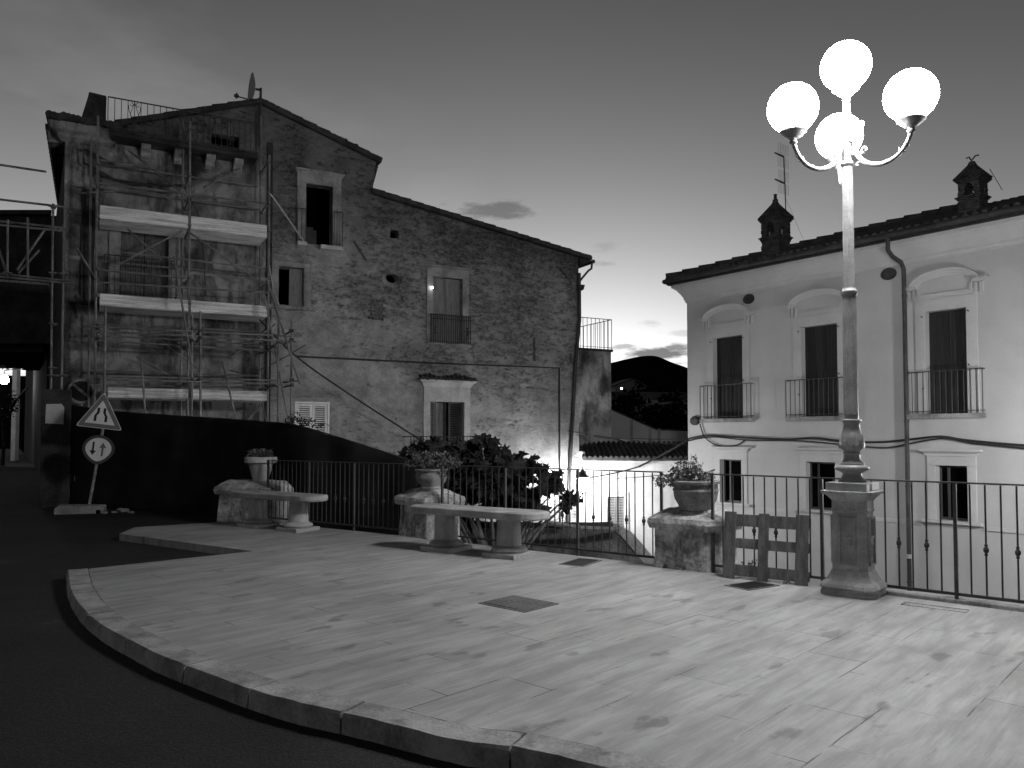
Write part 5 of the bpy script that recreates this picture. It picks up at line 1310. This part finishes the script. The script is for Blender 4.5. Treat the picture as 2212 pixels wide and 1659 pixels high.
# hillside houses
def hhouse(u, v, Y, w, h, d, rz, label, rf=.9, gable=True):
    p = at(u, v, Y); t = empty('hillside_house', (p.x, p.y, p.z-h-3), R(rz), label, 'house', 'unlit houses on the far slope')
    m = MB(); m.prism([(-w/2, 0), (w/2, 0), (w/2, h+3), (0, h+3+rf), (-w/2, h+3)] if gable else [(-w/2, 0), (w/2, 0), (w/2, h+3), (-w/2, h+3)], -d/2, d/2); m.build('wall', M['farwall'], t)
    m = MB(); o_ = .5
    if gable: 
        m.prism([(-w/2-o_, h+3-o_*rf/w*2), (0, h+3+rf+.01), (0, h+3+rf+.3), (-w/2-o_, h+3.3-o_*rf/w*2)], -d/2-.5, d/2+.5); m.prism([(w/2+o_, h+3-o_*rf/w*2), (0, h+3+rf+.01), (0, h+3+rf+.3), (w/2+o_, h+3.3-o_*rf/w*2)], -d/2-.5, d/2+.5)
    else: m.prism([(-w/2-o_, h+3.01), (w/2+o_, h+3.01), (w/2+o_-1.5, h+4.2), (-w/2-o_+1.5, h+4.2)], -d/2-.5, d/2+.5)
    m.build('roof', M['farroof'], t)
    for k in range(2):
        m = MB(); x = -w*.22+k*w*.44; m.box(x-.5, x+.5, -d/2-.02, -d/2+.1, h+.9, h+2.2); m.build('window', M['black'], t)
hhouse(1352, 836, 190, 8, 3.2, 8, 12, 'small gabled house highest on the dark slope, on the left', 1.6)
hhouse(1437, 852, 210, 9, 5, 8, -10, 'square flat-roofed house on the right of the dark slope', gable=False)
hhouse(1390, 866, 130, 15, 3.5, 9, 6, 'wide low house in the middle of the dark slope', 1.5, gable=False)
hhouse(1328, 868, 110, 5, 5, 5, 0, 'narrow block just right of the annex on the dark slope', gable=False)
hhouse(1425, 895, 100, 10, 3.0, 7, 20, 'lowest and nearest house on the dark slope', 1.2)
rng = random.Random(77)
for i, (u, v, Y) in enumerate(((1325, 846, 200), (1372, 840, 200), (1400, 852, 180), (1460, 862, 190), (1345, 885, 120), (1375, 880, 105), (1400, 900, 90), (1450, 880, 110), (1470, 900, 90), (1415, 872, 140), (1440, 910, 80), (1330, 890, 95))):
    p = at(u, v, Y); s_ = Y*.022; t = empty('slope_tree', (p.x, p.y, p.z-s_), 0, 'dark tree silhouette on the far slope, ' + ('just behind the annex, above the others', 'right of the highest gabled house', 'between the gabled house and the square house', 'at the right of the square flat-roofed house', 'left of the wide low house', 'in front of the wide low house', 'in the middle, low down by the boundary wall', 'right of the lowest house, upper', 'right of the lowest house, by the cream house', 'directly below the square house', 'lowest of all, near the wall top', 'beside the narrow block near the annex')[i], 'tree', 'dark trees on the far slope')
    m = MB(); cloud(m, (0, 0, s_*1.0), (s_*rng.uniform(.8, 1.3), s_, s_*rng.uniform(.7, 1.1)), 160, s_*.45, rng); m.build('crown', M['hill'], t); m = MB(); m.tube([(0, 0, -2), (0, 0, s_)], s_*.08, 6); m.build('trunk', M['hill'], t)
for i, (u, v, Y, lab) in enumerate(((1316, 840, 160, 'far white street light right beside the annex wall'), (1343, 839, 150, 'far white street light above the highest hillside house'), (1421, 855, 160, 'far white street light, left one of a close pair'), (1427, 853, 160, 'far white street light, right one of a close pair'), (1413, 881, 120, 'far white street light over the wide low house'), (1447, 910, 90, 'lowest far white street light, near the cream house'))):
    p = at(u, v, Y); t = empty('far_street_light', (p.x, p.y, p.z), 0, lab, 'street light'); r = Y*.0009; m = MB(); m.sphere((0, 0, 0), r, 8, 6); m.build('bulb', M['farlight'], t); m = MB(); m.tube([(0, .05, 0), (0, .05, -Y*.03)], .05, 5); m.build('pole', M['hill'], t)

# ================================================================== CREAM HOUSE (right)
A = FA.p
cr = fempty('cream_house', FA, 'smooth cream-plastered house with arched window hoods and a dark tiled roof, on the right', 'house')
aL = A(1485, 800)[0]; aR = A(2212, 800)[0] + 7.5
zW = A(1485, 650)[1]
op = {}
def O_(k, x0, y0, x1, y1): op[k] = quadB(FA, x0, y0, x1, y1)
O_('u1', 1541, 727, 1606, 904); O_('u2', 1731, 703, 1812, 900); O_('u3', 1999, 668, 2092, 893)
O_('l1', 1556, 993, 1603, 1086); O_('l2', 1742, 998, 1806, 1101); O_('l3', 2022, 1006, 2092, 1126)
# level them: same sill and head heights
def lvl(keys):
    z0 = sum(op[k][2] for k in keys)/len(keys); z1 = sum(op[k][3] for k in keys)/len(keys)
    for k in keys: op[k] = (op[k][0], op[k][1], z0, z1)
lvl(['u1', 'u2', 'u3']); lvl(['l1', 'l2', 'l3'])
sp3 = (op['u3'][0]+op['u3'][1])/2; sp2 = (op['u2'][0]+op['u2'][1])/2; step_ = (sp3-sp2)
u4 = tuple([op['u3'][0]+step_*1.0, op['u3'][1]+step_*1.0, op['u3'][2], op['u3'][3]]); op['u4'] = u4
door = (u4[0]-.05, u4[1]+.15, ZB, op['l3'][3]-.1)
m = MB(); m.wall([(aL, ZB), (aR, ZB), (aR, zW+.6), (aL, zW+.6)], [rect(op[k]) for k in ('u1', 'u2', 'u3', 'u4', 'l1', 'l2', 'l3')] + [rect((door[0], door[1], ZB+.15, door[3]))], 0, .22)
m.add([(aL, 0, ZB), (aL, 9, ZB), (aL, 9, zW+.6), (aL, 0, zW+.6)], [(0, 1, 2, 3)]); m.add([(aR, 0, ZB), (aR, 9, ZB), (aR, 9, zW+.6), (aR, 0, zW+.6)], [(0, 1, 2, 3)]); m.add([(aL, 9, ZB), (aR, 9, ZB), (aR, 9, zW+.6), (aL, 9, zW+.6)], [(0, 1, 2, 3)])
m.build('wall', M['plaster'], cr)
# cornice swept round the left corner
zE = A(1447, 625, -.5)[1]
cp = [(0, zW-.06), (.05, zW-.06), (.05, zW+.0), (.09, zW+.03), (.10, zW+.10), (.13, zW+.13), (.20, zW+.22), (.31, zW+.33), (.42, zW+.40), (.46, zW+.42), (.46, zW+.50), (0, zW+.50)]
m = MB(); n_ = len(cp); rings = []
cp = [(o_*.74, z) for o_, z in cp]
vs = [(aL-o_, 9, z) for o_, z in cp] + [(aL-o_, -o_, z) for o_, z in cp] + [(aR, -o_, z) for o_, z in cp]
m.add(vs, [(k*n_+i, k*n_+(i+1) % n_, (k+1)*n_+(i+1) % n_, (k+1)*n_+i) for k in range(2) for i in range(n_)]); m.build('cornice', M['trim'], cr)
zc_ = zW+.502
m = MB(); m.box(aL-.44, aR, -.44, 9, zc_, zc_+.14); m.build('eave_board', M['door'], cr)
m = MB(); m.tube([(aL-.49, 9, zc_+.12), (aL-.49, -.49, zc_+.12), (aR, -.49, zc_+.12)], .075, 10); m.build('gutter', M['pipe'], cr, smooth=True)
# tiled roof, hipped at the left end
OV = .45; TH = .31; nx = 420; ny = 40
x0, x1 = aL-OV, aR; m = MB(); vs = []
def rz_(x, y):
    h = min(y+OV, x-x0, 9+OV-y); base = zc_+.15+TH*h
    f = abs(math.sin(PI*x/.21)) if (y+OV) < (x-x0) else abs(math.sin(PI*y/.21))
    course = ((h/.34) % 1.0); jit = .012*mnoise.noise(Vector((math.floor(x/.21)*1.7, math.floor(h/.34)*2.3, 0)))
    return base+.055*f+.035*(1-course)+jit
for j in range(ny):
    y = -OV+(4.95+OV)*j/(ny-1)
    for i in range(nx): x = x0+(x1-x0)*i/(nx-1); vs.append((x, y, rz_(x, y)))
m.add(vs, [(j*nx+i, j*nx+i+1, (j+1)*nx+i+1, (j+1)*nx+i) for j in range(ny-1) for i in range(nx-1)])
m.add([(x0, -OV, zc_+.141), (x1, -OV, zc_+.141), (x1, -OV, zc_+.2), (x0, -OV, zc_+.2)], [(0, 1, 2, 3)])
m.build('roof', M['tile'], cr)
m = MB(); vs = []
for k in range(int((x1-x0)/.21)):
    x = x0+.105+k*.21; m.tube([(x, -OV-.07, zc_+.17), (x, -OV+.3, zc_+.29)], .08, 8, .075)
for k in range(34):
    d0 = k*.36; 
    if d0 > 6.2: break
    hz = lambda q: zc_+.15+TH*q+.08
    m.tube([(x0+d0, -OV+d0, hz(d0)+.05), (x0+d0+.40, -OV+d0+.40, hz(d0+.40)+.02)], .11, 8, .085)
m.build('ridge_tiles', M['tile'], cr, smooth=True)
# chimneys
def chimney(px, pv, y, w, H_, top_, seed, finial, twin=False):
    s_, z = A(px, pv, y); t = MB(); b = MB(); z0 = z-.6
    rg = random.Random(seed)
    # courses of rough brick
    K_ = H_; hc = .055*K_; zz = z0; hb = z+.02*K_
    while zz < hb:
        q = rg.uniform(-.012, .012); b.box(s_-w/2-q, s_+w/2+q, y-w/2-q, y+w/2+q, zz+.004, zz+hc); zz += hc
    for k in range(2): b.box(s_-w/2-.03-.03*k, s_+w/2+.03+.03*k, y-w/2-.03-.03*k, y+w/2+.03+.03*k, zz+.004, zz+hc*.8); zz += hc*.8
    zs = zz; he = z+.36*K_; pw = w*.30
    for sx in (-1, 1):
        for sy in (-1, 1):
            z2 = zs
            while z2 < he:
                q = rg.uniform(-.008, .01); xa = s_+sx*(w/2+q); xb = s_+sx*(w/2-pw+rg.uniform(-.01, .01)); ya = y+sy*(w/2+q); yb = y+sy*(w/2-pw); b.box(min(xa, xb), max(xa, xb), min(ya, yb), max(ya, yb), z2+.004, z2+hc); z2 += hc
    # arched head over each opening
    zz = he
    for k in range(3):
        g = w*.20*math.sqrt(max(0, 1-((k+.8)/3.2)**2))
        for sx in (-1, 1): b.box(min(s_+sx*g, s_+sx*w/2), max(s_+sx*g, s_+sx*w/2), y-w/2, y+w/2, zz+.003, zz+hc)
        zz += hc
    core = MB()
    for k in range(4): b.box(s_-w/2-.022*k, s_+w/2+.022*k, y-w/2-.022*k, y+w/2+.022*k, zz+.003, zz+hc*.6); zz += hc*.6
    o = b.build('chimney', M['brickdark'], cr, bevel=.012); rough_up(o, .006, 9, seed, 0)
    e = w/2+.022*4-.01; zt = z+1.2*K_; t = MB()
    t.loft([[(s_-e, y-e, zz), (s_+e, y-e, zz), (s_+e, y+e, zz), (s_-e, y+e, zz)], [(s_-e*.92, y-e*.92, zz+.06), (s_+e*.92, y-e*.92, zz+.06), (s_+e*.92, y+e*.92, zz+.06), (s_-e*.92, y+e*.92, zz+.06)], [(s_-.09, y-.09, zt-.1), (s_+.09, y-.09, zt-.1), (s_+.09, y+.09, zt-.1), (s_-.09, y+.09, zt-.1)], [(s_-.05, y-.05, zt), (s_+.05, y-.05, zt), (s_+.05, y+.05, zt), (s_-.05, y+.05, zt)]])
    for i in range(6):
        for sg in (-1, 1):
            f = -.8+1.6*i/5; t.tube([(s_+f*e, y+sg*e*1.02, zz+.02), (s_+f*.12, y+sg*.09, zt-.13)], .04, 6, .02); t.tube([(s_+sg*e*1.02, y+f*e, zz+.02), (s_+sg*.09, y+f*.12, zt-.13)], .04, 6, .02)
    t.build('cap', M['tile'], o)
    f_ = MB()
    if finial == 'knob': f_.lathe([(.07, zt-.02), (.09, zt+.03), (.05, zt+.07), (.045, zt+.17), (.06, zt+.2), (.03, zt+.22)], (s_, y, 0), 10)
    else: f_.tube([(s_-.14, y, zt+.12), (s_-.07, y, zt+.135), (s_, y, zt+.0), (s_, y, zt-.05)], .018, 6); f_.tube([(s_, y, zt+.05), (s_+.08, y, zt+.13), (s_+.16, y, zt+.12)], .018, 6)
    f_.build('finial', M['tile'], o)
chimney(1676, 522, 1.6, .62, 1.04, 0, 1, 'knob'); chimney(2102, 438, 1.6, .50, .86, 0, 2, 'bird')
# television aerial behind the first chimney
ap = A(1697, 480, 2.4); ao = FA.o+FA.x*ap[0]+FA.y*2.4
zt = A(1692, 338, 2.4)[1]; t = empty('tv_aerial', (ao.x, ao.y, ap[1]-.8), 0, 'double television aerial on a thin mast behind the left chimney', 'aerial')
h = zt-ap[1]+.8; m = MB(); m.tube([(.04, 0, 0), (-.03, 0, h)], .018, 8); m.build('mast', M['pipe'], t, smooth=True)
for zz, sg in ((h-.02, 1), (h-.86, 1)):
    m = MB(); m.tube([(-.02, 0, zz), (-.34, -.05, zz+.11)], .018, 6); m.tube([(-.04, 0, zz), (-.30, -.05, zz+.08)], .03, 5, .012)
    for i in range(9): x = -.05-.032*i; zc2 = zz+.012+.0115*i; m.tube([(x, -.07, zc2-.06), (x, .05, zc2+.07)], .004, 4)
    m.build('boom', M['pipe'], t)
    m = MB()
    for sgn in (-1, 1):
        for i in range(7): m.tube([(.02, .02, zz+sgn*(.04+.055*i)), (.12-.36+.0, .2, zz+sgn*(.05+.055*i)+.03)], .003, 4) if False else m.tube([(-.30+.05*abs(sgn), -.14, zz+sgn*(.05+.052*i)+.04), (.16, .14, zz+sgn*(.05+.052*i)-.0)], .003, 4)
        for i in range(5): m.tube([(-.27+.10*i, -.14+.06*i, zz+.03*sgn), (-.25+.10*i, -.14+.06*i, zz+sgn*.37)], .003, 4)
    m.build('reflector', M['pipe'], t)
m = MB(); m.tube([(0, 0, h*.55), (.55, 0, 0.25)], .004, 4); m.build('guy_wire', M['pipe'], t)
p0 = A(2138, 365, 1.6); p1 = A(2165, 410, 3.0); o0 = FA.o+FA.x*p0[0]+FA.y*1.6; o1 = FA.o+FA.x*p1[0]+FA.y*3.0; m = MB(); m.tube([(o0.x, o0.y, p0[1]), (o1.x, o1.y, p1[1])], .008, 5); tag(m.build('guy_wire', M['pipe']), 'thin wire slanting down from the right chimney to the roof', 'wire')
# openings: dark doors, surrounds, arched hoods, sills, balcony rails
def up_window(k, n):
    s0, s1, z0, z1 = op[k]; w = s1-s0; c = (s0+s1)/2
    niche(cr, op[k], .221, .25, 'recess')
    m_ = (s0+s1)/2
    for a, b in ((s0+.01, m_-.006), (m_+.006, s1-.01)): shutter(cr, a, b, z0+.01, z1-.01, .155, 'door', panels=3, name='door_leaf', fr_=.07)
    # flat band
    bw2 = .24; m = MB(); y = -.03; zt = z1+.42
    m.box(s0-bw2, s0, y, .03, z0, z1); m.box(s1, s1+bw2, y, .03, z0, z1); m.box(s0-bw2, s1+bw2, y-.002, .03, z1, zt); m.build('surround', M['trim'], cr, bevel=.004)
    # lunette with moulded arch
    aw = w/2+.27; rise = .34; seg = 22
    def arc(dr, y):
        a_ = []
        for i in range(seg+1):
            th = PI*(1-i/seg); x = c+(aw+dr)*math.cos(th); z = zt+.14+(rise+dr)*max(0, math.sin(th))**.85; a_.append((x, y, z))
        return a_
    prof_ = [(-.10, .0), (-.10, -.03), (-.06, -.05), (-.05, -.07), (.0, -.09), (.01, -.12), (.05, -.135), (.06, -.135), (.07, .0)]
    rings = [arc(dr, y) for dr, y in prof_]; m = MB(); K = seg+1
    m.add([p for r_ in rings for p in r_], [(j*K+i, j*K+i+1, (j+1)*K+i+1, (j+1)*K+i) for j in range(len(rings)-1) for i in range(seg)])
    for sg in (-1, 1):      # flared ends of the hood and little triglyph blocks
        xe = c+sg*(aw); m.prism([(xe-sg*.10, zt+.12), (xe+sg*.06, zt+.12), (xe+sg*.24, zt+.20), (xe+sg*.24, zt+.23), (xe+sg*.03, zt+.21), (xe-sg*.08, zt+.20)], -.13, .02)
        for q in range(3): xx = c+sg*(aw-.14+.11*q); m.box(xx-.028, xx+.028, -.06, .02, zt-.12, zt+.12)
    m.build('arched_hood', M['trim'], cr, smooth=False)
    m = MB(); m.box(s0-bw2*.9, s1+bw2*.9, -.05, .02, zt-.17, zt-.14); m.build('string', M['trim'], cr)
    # balcony slab and rail
    a, b = s0-.44, s1+.38; m = MB(); m.box(a, b, -.15, .03, z0-.11, z0-.0); m.build('balcony_slab', M['surround'], cr, bevel=.008)
    h_rail(cr, FA, (a+.02, b-.02), .13, 1.0, z0+.0, 13, r_=.009, top=.013)
    for (x, z) in ((s0-.06, z1-.12), (s1+.06, z1-.10), (s0-.06, z0+.6), (s1+.06, z0+1.1)):
        m = MB(); m.tube([(x, .0, z), (x, -.08, z), (x, -.09, z+.03)], .012, 5); m.build('shutter_catch', M['iron'], cr)
for i, k in enumerate(('u1', 'u2', 'u3', 'u4')): up_window(k, i)
for k in ('l1', 'l2', 'l3'):
    s0, s1, z0, z1 = op[k]; surround(cr, op[k], .20, 'trim', y=-.03, wt=.22, rough=0, hood=(.14, .16, .13), sill=(.12, .12, .07)); niche(cr, op[k], .221, .25, 'recess')
    m_ = s0+(s1-s0)*.30; m = MB(); m.box(s0, s1, .17, .20, z0, z0+.06); m.box(s0, s0+.05, .17, .20, z0+.06, z1); m.box(s1-.05, s1, .17, .20, z0+.06, z1); m.box(m_-.03, m_+.03, .165, .20, z0+.06, z1); m.box(s0+.05, s1-.05, .172, .2, z1-.05, z1); m.build('window_frame', M['shutterd'], cr, bevel=.003)
    m = MB(); m.box(s0+.05, s1-.05, .182, .188, z0+.06, z1-.05)
    g = m.build('pane', M['glass'] if 'glass' in M else M['black'], cr)
# string course at sill level of the lower windows
zs = op['l3'][2]-.06; 
xs = [aL]
for k in ('l1', 'l2', 'l3'):
    s0, s1, _, _ = op[k]; m = MB(); m.box(xs[-1], s0-.325, -.035, .02, zs-.10, zs); m.build('string_course', M['trim'], cr, bevel=.006); xs.append(s1+.325)
m = MB(); m.box(xs[-1], door[0]-.35, -.035, .02, zs-.10, zs); m.build('string_course', M['trim'], cr, bevel=.006)
# portal at the right edge
m = MB(); zt = door[3]
for sg, xx in ((-1, door[0]-.32), (1, door[1])):
    m.box(xx, xx+.32, -.14, .02, ZB, zt); 
m.build('portal_pilaster', M['surround2'], cr, bevel=.01)
m = MB(); a, b = door[0]-.34, door[1]+.34
m.loft([[(a-e_, -y_, z), (b+e_, -y_, z), (b+e_, .02, z), (a-e_, .02, z)] for e_, y_, z in ((.0, .15, zt+.002), (.0, .15, zt+.22), (.06, .20, zt+.26), (.08, .26, zt+.34), (.18, .42, zt+.40), (.22, .48, zt+.44), (.22, .48, zt+.50), (.0, .1, zt+.52))])
m.build('portal_cornice', M['surround2'], cr, bevel=.006)
for xx in (door[0]-.16, door[1]+.16):
    m = MB(); m.loft([[(xx-w_, -y_, z), (xx+w_, -y_, z), (xx+w_, -.1, z), (xx-w_, -.1, z)] for w_, y_, z in ((.17, .16, zt-.62), (.21, .30, zt-.58), (.21, .30, zt-.52), (.15, .2, zt-.48), (.14, .24, zt-.30), (.19, .30, zt-.2), (.20, .34, zt-.01))]); m.build('console', M['surround2'], cr, bevel=.006)
    m = MB(); m.loft([[(xx-w_, -y_, z), (xx+w_, -y_, z), (xx+w_, -.1, z), (xx-w_, -.1, z)] for w_, y_, z in ((.14, .2, zt-1.6), (.22, .30, zt-1.52), (.24, .34, zt-1.46), (.17, .24, zt-1.42), (.165, .22, zt-1.2))]); m.build('pilaster_block', M['surround2'], cr, bevel=.006)
shutter(cr, door[0], (door[0]+door[1])/2-.005, ZB+.2, zt-.01, .15, 'door', panels=3, name='door_leaf', fr_=.1); shutter(cr, (door[0]+door[1])/2+.005, door[1], ZB+.2, zt-.01, .15, 'door', panels=3, name='door_leaf', fr_=.1)
niche(cr, (door[0], door[1], ZB+.2, zt), .221, .3, 'recess')
# oval covers on the wall
for (x, y, rx, rz) in ((1618, 646, .19, .145), (1920, 592, .20, .15)):
    c = A(x, y); m = MB(); m.loft([[(c[0]+rx*k*math.cos(2*PI*i/24), yy, c[1]+rz*k*math.sin(2*PI*i/24)) for i in range(24)] for k, yy in ((1, .01), (1, -.03), (.9, -.04), (.3, -.03))]); m.build('oval_cover', M['tile'], cr)
# drainpipe
pts = [(1917, 508, -.49), (1918, 540, -.45), (1928, 554, -.34), (1946, 566, -.18), (1953, 580, -.12), (1955, 700, -.11), (1958, 900, -.11), (1962, 1180, -.11), (1966, 1330, -.11)]
P = []
for x, y, yy in pts: q = A(x, y, yy); P.append(Vector((q[0], yy, q[1])))
sx = sum(p.x for p in P[4:])/5
for p in P[4:]: p.x = sx
m = MB(); m.tube(P[:4] + [P[4]] + P[5:] + [Vector((sx, -.11, ZB))], .052, 12); dp = m.build('drainpipe', M['pipe'], cr, smooth=True)
for y in (640, 910, 1050, 1255):
    m = MB(); z = A(1960, y)[1]; m.lathe([(.06, z-.02), (.062, z+.02)], (sx, -.11, 0), 12); m.tube([(sx, -.1, z), (sx, .02, z)], .015, 6)
    m.build('pipe_clip', M['pipe'], dp, smooth=True)
z = A(1964, 1200)[1]; m = MB(); m.lathe([(.058, z-.05), (.058, z+.05)], (sx, -.11, 0), 12); m.build('pipe_collar', M['surround2'], dp, smooth=True)
# junction box and cables
c = A(1501, 909, -.05); m = MB(); m.loft([[(c[0]+.17*k*math.cos(2*PI*i/20), yy, c[1]+.14*k*math.sin(2*PI*i/20)) for i in range(20)] for k, yy in ((1, .02), (1, -.08), (.85, -.11), (.3, -.12))]); m.build('junction_box', M['pipe'], cr)
strap('cable', [(1487, 948), (1530, 941), (1600, 945), (1700, 949), (1760, 946), (1820, 953), (1900, 955), (1960, 950), (2030, 943), (2080, 950), (2150, 957), (2212, 962), (2290, 968)], -.06, -.06, .030, 'thick bundle of cables strung along the cream house wall', 'cable', 'cable', FA)
strap('cable', [(1487, 952), (1540, 944), (1620, 951), (1720, 952), (1800, 958), (1860, 964), (1920, 967), (1965, 958), (2040, 947), (2100, 957), (2160, 963), (2212, 968), (2290, 974)], -.09, -.09, .020, 'thinner sagging cable just under the bundle on the cream wall', 'cable', 'cable', FA)
strap('cable', [(1512, 916), (1520, 940), (1535, 955), (1560, 964), (1590, 962), (1610, 950)], -.06, -.06, .018, 'short looped cable hanging from the round junction box', 'cable', 'cable', FA)
# cable from the corner of the cream house across to the white house
a = FA.o+FA.x*A(1488, 950)[0]+FA.y*(-.05); a = Vector((a.x, a.y, A(1488, 950)[1])); b = at(1385, 1003, 25.0)
def span(a, b, sag, r, lab):
    m = MB(); P = []
    for i in range(13): t_ = i/12; p = a.lerp(b, t_); p.z -= sag*4*t_*(1-t_); P.append(p)
    m.tube(P, r, 6); tag(m.build('cable', M['cable'], smooth=True), lab, 'cable')
span(a, at(1380, 1008, 24.9), .03, .035, 'heavy cable slanting from the corner of the cream house')
span(at(1380, 1008, 24.9), at(1240, 1035, 24.7), .06, .025, 'cable end running on across the white house')
span(FB.o+FB.x*(sR-.1)+FB.y*(-.1)+Vector((0, 0, at(1245, 940, 24.7).z)), at(1486, 948, 24.4)*1.0, .05, .012, 'upper thin wire between the old house and the cream house')
span(FB.o+FB.x*(sR-.5)+FB.y*(-.1)+Vector((0, 0, at(1205, 930, 24.3).z)), at(1486, 961, 24.4), .06, .012, 'lower thin wire between the old house and the cream house')
span(at(1250, 1036, 24.7), at(1484, 1020, 24.9), .05, .012, 'thin wire across the white house wall under the eave')
# wall lantern of the cream house, beyond the right edge of the picture: it lights this wall and throws the shadows to the left
sl = A(2212, 960)[0]+3.6
lq = FA.o+FA.x*sl+FA.y*(-3.0)
LZ = 1.6
lt = lantern('house_lantern', (lq.x, lq.y, LZ), FA.a, 'lit lantern on a long bracket on the cream house beyond the portal', [(0, 0, -.30), (0, 0, -.45), (0, .8, -.62), (0, 3.0, -.66)], 'lant2', 1.0)
